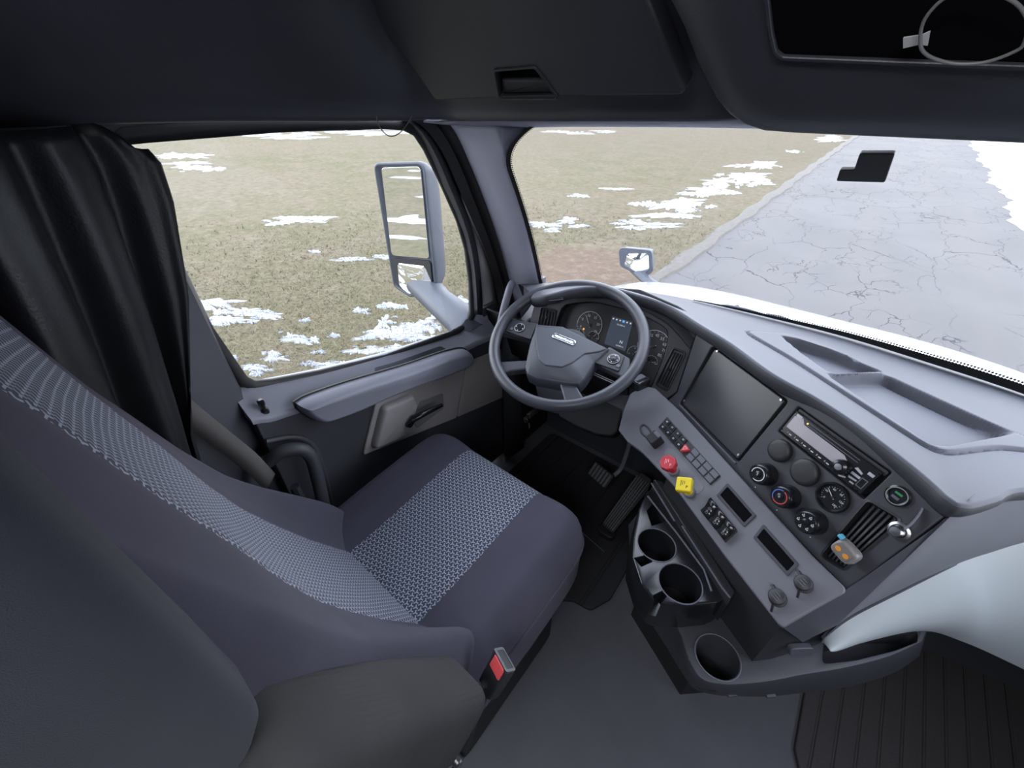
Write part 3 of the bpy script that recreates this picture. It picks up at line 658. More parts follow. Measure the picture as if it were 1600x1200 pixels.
# round blanks, knobs, gauge
for p, r in (((1220, 704), .0255), ((1259, 738), .0285)):
    f = CP.spx(*p); MB().lathe(f, [(r, -.002), (r, .006), (r - .002, .010), (r - .006, .012), (r - .010, .0125), (0.0005, .0128)], 40).build('round_blank_plug', BLACK, dash, smooth=50)
KNOB = [(1186, 741), (1220, 776), (1260, 816)]
ring_r = flat('warm_red_print', (.45, .05, .05), .5); ring_b = flat('cold_blue_print', (.06, .12, .40), .5)
for i, p in enumerate(KNOB):
    f = CP.spx(*p, .034); f = CP.sub(*CP.px(*p, .030), 0)
    k = MB().lathe(f, [(.0255, -.001), (.0255, .004), (.0245, .020), (.0225, .030), (.0205, .033), (.019, .034), (.0188, .0335), (.0075, .0332), (.007, .035), (.004, .036), (.0004, .036)], 40).build('climate_knob', GLOSS, dash, smooth=50)
    def arc(r0, r1, a0, a1, mat, nm):
        n = 24; rr = []
        for r in (r0, r1): rr.append([f.w(r * math.cos(a0 + (a1 - a0) * j / n), r * math.sin(a0 + (a1 - a0) * j / n), .0345) for j in range(n + 1)])
        MB().loft(rr).build(nm, mat, k)
    if i == 0: arc(.0135, .0155, math.radians(-100), math.radians(200), WPRINT, 'knob_ring'); MB().text(f, 'S', .008, 0, 0, .0362).build('knob_mark', WPRINT, k)
    if i == 1:
        arc(.0135, .0160, math.radians(95), math.radians(230), ring_b, 'knob_ring'); arc(.0135, .0160, math.radians(-130), math.radians(85), ring_r, 'knob_ring')
        MB().text(f, '0', .007, 0, 0, .0362).build('knob_mark', WPRINT, k)
    if i == 2:
        mm = MB()
        for j in range(6):
            an = math.radians(20 + 60 * j); g = f.sub(.0135 * math.cos(an), .0135 * math.sin(an), .0345)
            mm.prism(g, rrect(0, 0, .0052, .0035, .001), 0, .0004, holes=[rrect(0, .0004, .003, .0018, .0004)]); mm.prism(g, circ(0, .0034, .0009, 8), 0, .0004)
        mm.build('knob_mark', WPRINT, k)
    MB().prism(CP.sub(*CP.px(*p, .0), 0), circ(.012 if i < 2 else .023, -.029 if i < 2 else -.018, .0013, 8), 0, .0006).build('pointer_dot', WPRINT, dash)
def gauge(f, r, parent, nums, needle, small=False, start=225, span=270, ticks=10, bezel=True, name='gauge'):
    g = MB().lathe(f, [(r, -.006), (r, .005), (r - .002, .008), (r - .004, .008), (r - .006, .003), (r - .006, .001), (.0003, .001)], 40).build(name, GLOSS, parent, smooth=45) if bezel else MB().prism(f, circ(0, 0, r, 40), -.002, .001).build(name, BLACK, parent)
    rr = r - .008 if bezel else r * .96; mm = MB()
    for j in range(ticks * 2 + 1):
        an = math.radians(start - span * j / (ticks * 2)); q = f.sub(rr * .95 * math.cos(an), rr * .95 * math.sin(an), .0013, an)
        mm.prism(q, rrect(-rr * .05, 0, rr * (.13 if j % 2 == 0 else .07), .0006 if not small else .0005, .0001, 1), 0, .0003)
    for j, s in enumerate(nums):
        an = math.radians(start - span * j / max(1, len(nums) - 1)); mm.text(f, s, rr * .26, rr * .70 * math.cos(an), rr * .70 * math.sin(an), .0014)
    if not bezel:
        n = 40
        mm.loft([[f.w(q * math.cos(math.radians(start - span * j / n)), q * math.sin(math.radians(start - span * j / n)), .0016) for j in range(n + 1)] for q in (rr * .985, rr * 1.02)])
    mm.build('dial_marks', WPRINT, g)
    an = math.radians(needle); q = f.sub(0, 0, .003, an)
    nb = MB().prism(q, [(-rr * .2, -.0009), (rr * .82, -.0004), (rr * .82, .0004), (-rr * .2, .0009)], 0, .0008); nb.build('needle', WPRINT, g)
    MB().lathe(f, [(rr * .13, .001), (rr * .13, .004), (rr * .09, .005), (.0002, .005)], 16).build('needle_hub', BLACK, g)
    return g
g = gauge(CP.sub(*CP.px(1302, 777), .0), .030, dash, ['0', '30', '60', '90', '120', '150'], 150, start=225, span=270, ticks=10)
tag(g, 'round air pressure gauge with white needle')
# usb port with green light, power socket with hanging cap
f = CP.sub(*CP.px(1404, 775), 0)
u = MB().lathe(f, [(.019, -.001), (.019, .004), (.016, .006), (.013, .005), (.0126, .003), (.0003, .003)], 32).build('usb_port', GLOSS, dash, smooth=45)
MB().loft([[f.w(r * math.cos(x), r * math.sin(x), .0068) for x in np.linspace(0, 2 * math.pi, 40)] for r in (.0145, .0160)]).build('port_ring', flat('pale_ring', (.22, .27, .26), .4), u)
MB().prism(f, rrect(-.001, .004, .012, .0036, .0005), .003, .0036).build('port_slot', flat('green_usb_light', (.01, .08, .03), .4, emit=(.1, .8, .3), es=.02), u); MB().prism(f, rrect(-.001, -.0045, .012, .0045, .0005), .003, .0042).build('port_slot', GREYK, u)
f = CP.sub(*CP.px(1406, 830), 0)
s = MB().lathe(f, [(.0165, -.001), (.0165, .005), (.013, .007), (.0115, .007), (.0105, -.012), (.0003, -.012)], 32).build('power_socket', METAL, dash, smooth=45)
MB().lathe(f, [(.0104, -.011), (.0104, .014), (.008, .019), (.0003, .020)], 24).build('socket_plug', METAL, s, smooth=45)
MB().tube(spline([f.w(.004, .012, .012), f.w(.005, .026, .012), f.w(.001, .045, .006), f.w(-.003, .056, .004)], 5), [.0045] * 15 + [.003], 8, ell=.3).build('cap_strap', GREYK, s)
# centre vent with slats
vc = ccw(CP.pxs(VO)); ctr = np.mean(vc, axis=0)
v0 = MB().loft([[CP.w(a, b, .0015) for a, b in offset(ccw(vento), -.004)], [CP.w(a, b, .0035) for a, b in offset(ccw(vento), .0)], [CP.w(a, b, -.04) for a, b in offset(ccw(vento), .003)]], ring=True, cap1=True).build('air_vent', BLACK, dash); tag(v0, 'black vent with slats beside the climate knobs')
A0, A1, A2, A3 = [np.array(CP.px(*p)) for p in VO]           # top, right, bottom, left
for k in range(1, 6):
    f = k / 6; p, q = A0 * (1 - f) + A1 * f, A3 * (1 - f) + A2 * f
    d = q - p; p2, q2 = p + d * .03, q - d * .03; nn = nrm([-d[1], d[0]]) * .0035
    MB().add([CP.w(*(p2 - nn), -.010), CP.w(*(q2 - nn), -.010), CP.w(*(q2 + nn), -.003), CP.w(*(p2 + nn), -.003)], [(0, 1, 2, 3)]).build('vent_slat', CHAR, v0, solid=.0016)

# ---- side vents on the driver's plate
def side_vent(quad, slats, fr=CL, lab=None):
    q = [np.array(fr.px(*p)) for p in quad]                  # TL TR BR BL
    o = round_poly([tuple(x) for x in q], .007, 4)
    v = MB().loft([[fr.w(a, b, .001) for a, b in offset(o, -.005)], [fr.w(a, b, .005) for a, b in offset(o, -.004)], [fr.w(a, b, .006) for a, b in offset(o, -.001)], [fr.w(a, b, .0005) for a, b in offset(o, .002)]], ring=True, cap1=True).build('air_vent', BLACK, dash)
    if lab: tag(v, lab)
    for k in range(slats):
        f = (k + .7) / (slats + .4); p, s = q[0] * (1 - f) + q[1] * f, q[3] * (1 - f) + q[2] * f; d = s - p; p, s = p + d * .06, s - d * .06
        w_ = nrm([-d[1], d[0]]) * .0032
        MB().add([fr.w(*(p - w_), .001), fr.w(*(s - w_), .001), fr.w(*(s + w_), .0065), fr.w(*(p + w_), .0065)], [(0, 1, 2, 3)]).build('vent_slat', CHAR, v, solid=.0014)
    f = .5; p = (q[0] + q[1] + q[2] + q[3]) / 4; MB().prism(fr.sub(*p), rrect(0, 0, .010, .010, .002), .003, .009, bev=.002).build('vent_tab', GLOSS, v)
side_vent([(1053, 545), (1070, 552), (1042, 610), (1026, 600)], 4, CL, 'tall vent right of the instrument cluster')
side_vent([(847, 481), (868, 486), (864, 512), (842, 508)], 4, CL, 'small vent at the driver door end')
mm = MB()
for k in range(4): mm.tube([onz(858, 463 + 2.4 * k, .955), onz(880, 461 + 2.2 * k, .958)], .002, 6)
mm.build('defrost_slats', RUBBER, dash)

# ---- switch strip
so = [(1006, 602), (1024, 606), (1064, 643), (1180, 770), (1270, 868), (1321, 918), (1320, 926), (1270, 954), (1224, 981), (1216, 976), (1130, 866), (1050, 756), (1012, 716), (1000, 704), (980, 690), (966, 672), (974, 640), (984, 615)]
sop = [tuple(p) for p in ccw(SP_.pxs(so))]
stp = MB().prism(SP_, round_poly(sop, .008, 3), -.016, 0, bev=.004).build('switch_panel', STRIP, dash); tag(stp, 'grey angled switch strip below the black centre panel')
# grey strip climbs behind the wheel to the column
rows = []
for (a, b), (c, d) in (((984, 615), (966, 672)), ((1000, 598), (970, 668)), ((1010, 590), (975, 640))):
    rows.append([SP_.w(*SP_.px(a, b), -.002), SP_.w(*SP_.px(c, d), -.002)])
# push button rows
B4 = [(1043, 654), (1123, 746), (1113, 758), (1031, 666)]       # outline of the black button bank: TL, right, bottom, left
bq = [np.array(SP_.px(*p)) for p in ((1043, 652), (1126, 744), (1110, 758), (1029, 668))]
bank = MB().prism(SP_, [tuple(x) for x in bq], -.002, .004, bev=.0015).build('switch_bank', BLACK, dash); tag(bank, 'two long rows of push switches')
N = 9
for r in range(2):
    for k in range(N):
        f0, f1 = (k + .08) / N, (k + .94) / N; g0, g1 = (.05, .46) if r == 0 else (.54, .95)
        P = lambda f, g_: (bq[0] * (1 - f) + bq[1] * f) * (1 - g_) + (bq[3] * (1 - f) + bq[2] * f) * g_
        quad = [tuple(P(f0, g0)), tuple(P(f1, g0)), tuple(P(f1, g1)), tuple(P(f0, g1))]
        if k == 4: continue
        b = MB().prism(SP_, quad, .003, .0062, bev=.001).build('push_switch', GLOSS if k < 4 else GREYK, bank)
        if k < 4: c = np.mean(quad, axis=0); MB().prism(SP_.sub(*c), rrect(0, 0, .005, .004, .0008), .0062, .0066, holes=[rrect(0, 0, .003, .002, .0004)]).build('switch_symbol', WPRINT, b)
c = SP_.spx(1071, 703, .005)
hz = MB().prism(c, round_poly([(-.011, .010), (.012, .008), (-.003, -.015)], .002, 3), -.002, .008, bev=.002).build('hazard_switch', flat('hazard_red', (.62, .06, .08), .4), bank)
MB().prism(c, round_poly([(-.006, .006), (.006, .005), (-.0015, -.007)], .001), .008, .0086, holes=[round_poly([(-.0035, .004), (.0035, .0035), (-.001, -.004)], .0005)]).build('hazard_triangle', flat('pale_pink_print', (.75, .35, .36), .5), hz)
# air valves
vr = round_poly(SP_.pxs([(1040, 700), (1052, 702), (1102, 762), (1092, 772), (1078, 772), (1032, 722)]), .012, 4)
MB().prism(SP_, vr, -.004, .0012, bev=.001).build('valve_recess', plastic('valve_plate_grey', (.15, .152, .175), .5), dash)
def valve(px, col, shape, lab, knob_c=.056, txt='P'):
    a, b = SP_.px(*px, knob_c); f = SP_.sub(a, b, 0, .78)
    kn = MB().prism(f, shape, knob_c - .014, knob_c, bev=.003).build('valve_knob', col, dash); tag(kn, lab)
    MB().lathe(f, [(.010, -.002), (.010, .012), (.0085, .014), (.0085, knob_c - .012)], 24).build('valve_stem', col, kn)
    MB().lathe(f, [(.0145, -.002), (.0145, .008), (.012, .011), (.0102, .011)], 24).build('valve_collar', STRIP, kn, smooth=60)
    mm = MB(); g = f.sub(0, 0, knob_c)
    for j in range(3): mm.prism(g, rrect(-.006 + .004 * j, .002 + .001 * j, .0012, .014 - .003 * j, .0003, 1), 0, .0004)
    mm.text(g, txt, .010, .008, -.007, .0002)
    mm.build('valve_print', flat('pale_red_print', (.75, .4, .4), .5) if col == RED else BPRINT, kn)
valve((1043, 722), RED, circ(0, 0, .021, 8), 'red octagonal air supply valve knob')
valve((1068, 756), YEL, rrect(0, 0, .036, .036, .005), 'yellow square parking brake valve knob')
# column-brake handle (paddle) with its loop
f = SP_.spx(1024, 688, .012)
pd = MB().prism(f, rrect(0, 0, .030, .034, .005), -.014, .022, bev=.004).build('trailer_brake_lever', BLACK, dash)
MB().prism(f, rrect(.003, .0125, .022, .010, .002), .021, .024, bev=.001).build('lever_cap', STRIP, pd)
lo = [SP_.w(*SP_.px(x, y, .03), .03) for x, y in ((1018, 688), (1004, 678), (1001, 668), (1006, 664), (1014, 670), (1020, 682))]
MB().tube(spline(lo, 6, True), .003, 8, closed=True).build('lever_loop', BLACK, pd, smooth=60)
# empty slots
def slot(quad):
    q = ccw([tuple(SP_.px(*p)) for p in quad]); o = round_poly(q, .003, 3); oi = offset(q, .006)
    s_ = MB().prism(SP_, o, -.002, .003, bev=.001, holes=[round_poly(oi, .002, 2)]).build('slot_frame', CHAR, dash)
    MB().prism(SP_, offset(oi, -.001), -.001, .0012).build('slot_shade_plate', HOLE_SHADE, s_)  # black plate on the strip, the slot's shade given as colour
slot([(1137, 755), (1182, 806), (1163, 824), (1120, 774)]); slot([(1193, 819), (1249, 882), (1231, 901), (1177, 840)])
# six rocker switches, three by two
rq = [np.array(SP_.px(*p, .006)) for p in ((1112, 779), (1152, 829), (1133, 847), (1095, 799))]
rb_ = MB().prism(SP_, [tuple(x) for x in rq], -.002, .004, bev=.001).build('rocker_bank', BLACK, dash); tag(rb_, 'block of rocker switches below the empty slot')
for k in range(3):
    f0, f1 = (k + .04) / 3, (k + .96) / 3
    P = lambda f, g_: (rq[0] * (1 - f) + rq[1] * f) * (1 - g_) + (rq[3] * (1 - f) + rq[2] * f) * g_
    rows = []
    for g_, h in ((0.0, .006), (.02, .016), (.16, .019), (.35, .013), (.62, .010), (.97, .014), (1.0, .004)):
        rows.append([SP_.w(*P(f0, g_), h), SP_.w(*P(f1, g_), h)])
    r_ = MB().loft(rows).build('rocker_switch', GLOSS, rb_, smooth=50, solid=.001)
    mm = MB()
    for g_, h in ((.46, .0128), (.78, .0128)):
        mm.prism(SP_.sub(*P((f0 + f1) / 2, g_)), rrect(0, 0, .006, .005, .001), h, h + .0006, holes=[rrect(0, 0, .0038, .0030, .0006)])
    mm.build('switch_symbol', GREYK, r_)
# two capped 12 V sockets
for px, lab in (((1214, 933), 'capped power socket nearer the strip corner'), ((1255, 911), 'capped power socket nearer the centre panel')):
    f = SP_.sub(*SP_.px(*px, .012), 0)
    s_ = MB().lathe(f, [(.016, -.002), (.016, .003), (.0125, .005), (.0125, .012), (.0145, .013), (.0145, .0175), (.013, .019), (.0003, .0195)], 32).build('power_socket', BLACK, dash, smooth=45); tag(s_, lab)
    mm = MB()
    for j in range(3): mm.prism(f, rrect(0, -.005 + .005 * j, .014 - .002 * j, .0016, .0003, 1), .0192, .0198)
    mm.build('cap_print', GREYK, s_)
    MB().tube([f.w(-.010, .006, .016), f.w(-.020, .008, .013)], [.004, .005], 8, ell=.4).build('cap_tab', BLACK, s_)
    MB().tube([f.w(.006, -.014, .012), f.w(.010, -.022, .006), f.w(.011, -.025, .001)], .0025, 8).build('cap_strap', BLACK, s_)
# ---- side of the centre stack, passenger face, white knee panel
Up = [np.array([.284, .770, .94]), np.array([.30, .79, .945]), np.array([.35, .86, .945]), np.array([.41, .92, .945]), np.array([.50, .97, .945]), np.array([.66, 1.0, .945]), np.array([.99, 1.02, .945])]
Bl = [onz(1284, 1000, .545), onz(1292, 990, .56), onz(1330, 962, .60), onz(1400, 926, .66), onz(1490, 881, .73), onz(1600, 830, .785), np.array([.99, 1.13, .80])]
Um, Bm = resample(spline(Up, 8), 50), resample(spline(Bl, 8), 50)
Um = np.array(spline(Up, 8)); Bm = np.array(spline(Bl, 8))
rows = [Um + np.array([0, 0, .02])]
for f in np.linspace(0, 1, 9): rows.append(Um * (1 - f) + Bm * f + np.array([.5, -.5, 0]) * .006 * math.sin(math.pi * f) * np.minimum(1, np.arange(len(Um)) / 14)[:, None])
MB().loft(rows).build('stack_side', plastic('dash_side_grey', (.135, .142, .168), .6), dash, smooth=60)
br = CP.w(*CP.px(1322, 921)); c0 = [CP.w(.1955, .085, 0), CP.w(.1955, .0, 0), CP.w(.187, -.15, 0), br, SP_.w(*SP_.px(1320, 926), -.004), SP_.w(*SP_.px(1270, 954), -.004), SP_.w(*SP_.px(1224, 981), -.004)]
c1 = [Um[0] + np.array([0, 0, .02]), Um[0], Um[0] * .62 + Bm[0] * .38, Um[0] * .5 + Bm[0] * .5, Um[0] * .35 + Bm[0] * .65, Um[0] * .15 + Bm[0] * .85, Bm[0] + np.array([-.03, -.03, .0])]
MB().loft([c0, c1]).build('stack_corner', DARKG, dash, smooth=60)
Lw = [onz(1283, 1004, .53), onz(1300, 1010, .505), onz(1350, 1001, .50), onz(1440, 986, .50), onz(1500, 1001, .46), onz(1600, 1046, .42), np.array([.99, 1.10, .36])]
Lm = np.array(spline(Lw, 8))
rows = []
for f in np.linspace(0, 1, 12): rows.append(Bm * (1 - f) + Lm * f + np.array([.25, -.6, .5]) * .045 * math.sin(math.pi * f) * 1.0)
wpn = MB().loft([Bm + np.array([.01, .02, 0])] + rows + [Lm + np.array([.02, .06, .0])]).build('knee_panel', WHITEP, dash, smooth=70, recalc=True); tag(wpn, 'smooth white panel at the passenger knees')
MB().tube(list(Bm[4:]), .004, 6).build('panel_gap', CHAR, dash)

# ---- black body under the strip, cup-holder unit, base
def plan(pxs, z): return [tuple(onz(a, b, z)[:2]) for a, b in pxs]
body = [tuple(SP_.w(*SP_.px(x, y), 0)[:2]) for x, y in ((1034, 738), (1052, 758), (1130, 868), (1216, 972))]
body = [(a + .012, b + .018) for a, b in body] + [(.20, .66), (.275, .76), (.40, .92), (.55, 1.05), (.98, 1.12), (.98, 1.4), (-.08, 1.4), (-.12, 1.05)]
m = MB().prism(Fr((0, 0, 0), (1, 0, 0), (0, 1, 0)), body, .30, .655, bev=.006); bd = m.build('lower_body', BLACK, dash)
# slope the top of the body so that it stays under the strip
for v in bd.data.vertices:
    if v.co.z > .6: d = (np.array(v.co) - SP_.o) @ SP_.n; v.co.z = min(v.co.z, .655) if d < -.012 else v.co.z - (d + .014) / SP_.n[2]
lo_px = [(982, 820), (986, 880), (1002, 945), (1042, 1012), (1070, 1058), (1087, 1077), (1120, 1086), (1160, 1088), (1205, 1088), (1258, 1082), (1330, 1072), (1395, 1052), (1436, 1026)]
hi_px = [(1000, 820), (1006, 880), (1026, 930), (1058, 984), (1076, 1034), (1095, 1062), (1124, 1071), (1160, 1071), (1205, 1066), (1256, 1056), (1322, 1045), (1390, 1027), (1440, 1004)]
lo3 = spline([onz(x, y, .335) for x, y in lo_px], 5) + [np.array([.56, 1.3, .335]), np.array([-.2, 1.3, .335])]
hi3 = spline([onz(x, y, .462) for x, y in hi_px], 5) + [np.array([.54, 1.3, .462]), np.array([-.18, 1.3, .462])]
hi2 = offset([tuple(q[:2]) for q in hi3], .004)
bs = MB().loft([lo3, [a * .45 + b * .55 for a, b in zip(lo3, hi3)], hi3, [np.array([a, b, .4665]) for a, b in offset([tuple(q[:2]) for q in hi3], .0015)], [np.array([a, b, .468]) for a, b in hi2]], ring=True, cap0=True, cap1=True).build('console_base', CHAR, dash, smooth=50)
cw = MB().prism(ZUP, round_poly([tuple(onz(a, b, .47)[:2]) for a, b in ((1284, 1038), (1340, 1031), (1400, 1016), (1434, 1003), (1436, 985), (1290, 985))], .008), .40, .50); cut(bs, cw)
MB().prism(ZUP, [(-.12, .80), (.10, .68), (.42, .98), (.42, 1.3), (-.12, 1.3)], 0, .34).build('console_support', RUBBER, dash)
for x in ((1145, 1084), (1205, 1085)): MB().prism(Fr(onz(*x, .35) - np.array([0, .004, 0]), (.75, .66, 0), (0, 0, 1)), rrect(0, 0, .022, .008, .002), -.004, .003, bev=.001).build('base_clip', DARKG, dash)
MB().prism(Fr(onz(1252, 1018, .535), (.75, .66, 0), (-.2, .2, .9)), rrect(0, 0, .05, .022, .008), -.01, .002, bev=.002).build('cover_flap', DARKG, dash)
rec = round_poly(plan([(1062, 982), (1120, 978), (1190, 1062), (1100, 1066), (1070, 1010)], .468), .015, 4)
ch = MB().lathe(Fr(onz(1121, 1027, .468), (1, 0, 0), (0, 1, 0)), [(.047, .0), (.047, .05)], 40)
cut(bs, MB().lathe(Fr(onz(1121, 1026, .468), (1, 0, 0), (0, 1, 0)), [(.038, -.10), (.0465, .02)], 40))
f = Fr(onz(1121, 1026, .468), (1, 0, 0), (0, 1, 0)); MB().lathe(f, [(.046, -.002), (.0485, .001), (.0495, .0015), (.0505, -.001)], 48).loft([[f.w(.0450 * math.cos(x), .0450 * math.sin(x), 0) for x in np.linspace(0, 6.283, 40)], [f.w(.038 * math.cos(x), .038 * math.sin(x), -.098) for x in np.linspace(0, 6.283, 40)]]).build('cup_holder_ring', BLACK, bs) if False else None
MB().tube([f.w(.0475 * math.cos(x), .0475 * math.sin(x), .0005) for x in np.linspace(0, 2 * math.pi, 49)[:-1]], .0016, 8, closed=True).build('cup_holder_rim', GREYK, bs, smooth=60)
MB().prism(f, circ(0, 0, .0385, 40), -.099, -.097).build('cup_holder_floor', RUBBER, bs)

cup = thing('cup_holder_tray', 'gloss black pull-out tray with two round cup holders beside the accelerator', 'cup holder', (-.06, .68, .5))
cz = .575
ctp = plan([(988, 870), (990, 840), (998, 795), (1010, 768), (1020, 762), (1062, 815), (1142, 932), (1120, 942), (1080, 946), (1040, 944), (1024, 941), (1002, 912)], cz)
cpl = MB().prism(ZUP, round_poly(ctp, .016, 4), .472, cz, bev=.005)
ct = cpl.build('tray_body', GLOSS, cup, smooth=45)
for p, r in (((1026, 851), .046), ((1063, 911), .048)):
    cut(ct, MB().lathe(Fr(onz(*p, cz), (1, 0, 0), (0, 1, 0)), [(r * .86, -.095), (r, .02)], 44), 45)
f1, f2 = Fr(onz(1026, 851, cz), (1, 0, 0), (0, 1, 0)), Fr(onz(1063, 911, cz), (1, 0, 0), (0, 1, 0))
cut(ct, MB().prism(ZUP, plan([(1010, 798), (1022, 786), (1040, 815), (1018, 822)], cz), cz - .05, cz + .02), 45)
cut(ct, MB().prism(ZUP, plan([(990, 872), (1012, 866), (1020, 878), (1002, 886)], cz), cz - .06, cz + .02), 45)      # finger openings in the front rail
cut(ct, MB().prism(ZUP, plan([(1020, 930), (1044, 918), (1048, 925), (1032, 944), (1024, 944)], cz), cz - .06, cz + .02), 45)
for f_, r in ((f1, .046), (f2, .048)):
    MB().tube([f_.w(r * math.cos(x), r * math.sin(x), .0) for x in np.linspace(0, 2 * math.pi, 49)[:-1]], .0016, 8, closed=True).build('cup_holder_rim', GREYK, ct, smooth=60)
    MB().prism(f_, circ(0, 0, r * .87, 36), -.098, -.094).build('cup_holder_floor', RUBBER, ct)
MB().tube([onz(1012, 775, cz + .002), onz(1060, 836, cz + .002), onz(1100, 890, cz + .002), onz(1112, 924, cz + .001)], .0026, 8).build('tray_rail', GREYK, ct, smooth=60)
# drawer front beside it
dw = MB().prism(ZUP, plan([(1022, 748), (1036, 752), (1076, 812), (1150, 925), (1142, 936), (1066, 818)], .60), .50, .600, bev=.004).build('side_drawer', BLACK, dash)
MB().tube([onz(1018, 755, .602), onz(1054, 814, .602)], .0025, 8).build('drawer_edge', GREYK, dw); MB().tube([onz(1066, 822, .602), onz(1128, 918, .602), onz(1141, 934, .60)], .0025, 8).build('drawer_edge', GREYK, dw)
# knee bolster and kick panel under the cluster
MB().loft([[(-.99, 1.06, .80), (-.70, 1.08, .79), (-.42, 1.08, .76), (-.33, 1.09, .72), (-.27, 1.12, .68)], [(-.99, 1.10, .62), (-.70, 1.12, .60), (-.42, 1.14, .58), (-.33, 1.14, .58), (-.27, 1.14, .56)], [(-.99, 1.24, .48), (-.70, 1.26, .46), (-.42, 1.28, .45), (-.33, 1.28, .45), (-.27, 1.28, .45)]]).build('knee_bolster', FOOT_SHADE, dash, solid=.01, smooth=60)
MB().add([(-.93, 1.10, .03), (-.93, 1.45, .03), (-.93, 1.40, .80), (-.93, 1.10, .80)], [(0, 1, 2, 3)]).build('kick_panel', BLACK, dash, solid=.02)
MB().add([onx(784, 500, -.93), onx(784, 505, -.93) + np.array([0, .0, -.75]), onx(800, 500, -.90) + np.array([.02, .06, -.7]), onx(806, 480, -.90)], [(0, 1, 2, 3)]).build('dash_end_trim', CHAR, dash, solid=.02)

# ================================================================== instrument cluster
ic = thing('instrument_cluster', 'black instrument cluster with white dials seen through the steering wheel', 'instrument cluster', CL.w(0, 0, -.04))
icb = MB().prism(CL, offset(ccw(hole), -.01), -.05, -.03).build('cluster_face', BLACK, ic)
IC = Fr(CL.w(0, 0, -.029), CL.u, CL.v)
def ig(px, r, nums, nd, tk, **k): return gauge(IC.sub(*IC.px(*px)), r, ic, nums, nd, bezel=False, ticks=tk, **k)
ig((921, 508), .048, ['0', '5', '10', '15', '20', '25'], 128, 5, start=205, span=230)
ig((1021, 541), .052, ['5', '15', '25', '35', '45', '55', '65', '75', '85'], 215, 8, start=215, span=250)
ig((927, 527), .022, ['C', '', 'H'], 60, 3, small=True, start=180, span=180); ig((905, 522), .020, ['E', '', 'F'], 100, 3, small=True, start=180, span=180)
ig((991, 552), .024, ['0', '75', '150'], 60, 3, small=True, start=200, span=200); ig((1017, 566), .022, ['0', '', '150'], 20, 3, small=True, start=180, span=180)
dq = [IC.px(*p) for p in ((957, 494), (989, 503), (977, 549), (944, 537))]
scr = flat('unlit_blue_grey_screen', (.03, .036, .05), .25, emit=(.10, .13, .19), es=.05)
ds = MB().prism(IC, dq, -.002, .001).build('display_screen', scr, ic); tag(ds, 'upright display screen in the middle')
qd = [np.array(x) for x in dq]; DP = lambda f, g_: (qd[0] * (1 - f) + qd[1] * f) * (1 - g_) + (qd[3] * (1 - f) + qd[2] * f) * g_
rot_ = math.atan2(*(qd[1] - qd[0])[::-1])
lit = flat('screen_white', (.3, .3, .3), .5, emit=(.8, .85, .9), es=.09); blu = flat('screen_blue', (.05, .15, .4), .5, emit=(.1, .4, .9), es=.13)
mm = MB()
for k in range(6):
    if k != 3: mm.prism(IC.sub(*DP((k + .5) / 6, .07), .001, rot_), circ(0, 0, .0026, 8), 0, .0004)
mm.text(IC.sub(*DP(.5, .22), .001, rot_), '121,598 mi', .0065); mm.text(IC.sub(*DP(.72, .76), .001, rot_), 'N', .014); mm.text(IC.sub(*DP(.7, .90), .001, rot_), '003589 mi', .006)
mm.build('screen_text', lit, ds)
MB().prism(IC.sub(*DP(3.5 / 6, .07), .001, rot_), rrect(0, 0, .008, .007, .001), 0, .0004).build('screen_icon', blu, ds)
MB().prism(IC.spx(912, 514, .002), circ(0, 0, .0035, 12), 0, .0006).build('warning_lamp', flat('amber_lamp', (.5, .2, .02), .5, emit=(1, .42, .05), es=.14), ic)

# ================================================================== radio
rd = thing('car_radio', 'black single-slot car radio with silver display and round knob', 'radio', CP.w(*RP, 0))
RF = CP.sub(RP[0], RP[1], 0)
rbx = MB().prism(RF, rrect(0, 0, rad_w, rad_h, .002), -.05, .003, bev=.0015).build('faceplate', GLOSS, rd)
MB().prism(RF, rrect(.002, .0285, rad_w + .004, .010, .002), -.02, -.004).build('cd_slot_trim', BLACK, rd)
dspm = NT('silver_radio_display'); nz = dspm.noise(18, 2); dspm.set(dspm.mixc(nz, (.30, .27, .29), (.42, .40, .46)), .28, spec=.6)
dsp = MB().prism(RF, round_poly([(-.088, -.012), (-.088, .018), (-.071, .024), (-.062, .014), (.030, .013), (.046, .004), (.028, -.012)], .002), .0025, .0036, bev=.0005).build('display', dspm.mat, rd)
for s_ in (0, 1): MB().tube([RF.w(-.06 if s_ == 0 else -.064, .017 + .006 * s_, .0035), RF.w(.055, .0165 + .006 * s_, .0035)], .0008, 6).build('trim_line', GREYK, rd)
k = MB().lathe(RF.sub(.041, -.008), [(.0155, .001), (.0150, .012), (.0135, .016), (.0085, .018), (.0075, .0165), (.0003, .0165)], 32).build('volume_knob', GLOSS, rd, smooth=45)
MB().lathe(RF.sub(.041, -.008), [(.0072, .0165), (.0062, .0185), (.0003, .0188)], 24).build('knob_cap', METAL, k)
bt = flat('silver_button', (.40, .41, .45), .35)
for q in ([(.060, .010), (.073, .006), (.073, .002), (.057, .005)], [(.058, -.002), (.075, -.002), (.075, -.007), (.058, -.007)], [(.058, -.012), (.074, -.011), (.074, -.014), (.060, -.016)], [(.045, -.024), (.056, -.018), (.058, -.021), (.047, -.0262)], [(.078, .016), (.089, .016), (.089, .010), (.078, .010)], [(.066, -.019), (.074, -.019), (.074, -.022), (.066, -.022)], [(-.086, .0255), (-.073, .0255), (-.073, .020), (-.086, .020)]):
    MB().prism(RF, q, .002, .0048, bev=.0008).build('radio_button', bt, rd)
mm = MB()
for i in range(6): mm.text(RF, '%d' % (i + 1), .0055, -.078 + i * .018, -.0195, .0031); mm.prism(RF, rrect(-.071 + i * .018, -.0205, .006, .0022, .0003, 1), .003, .0034)
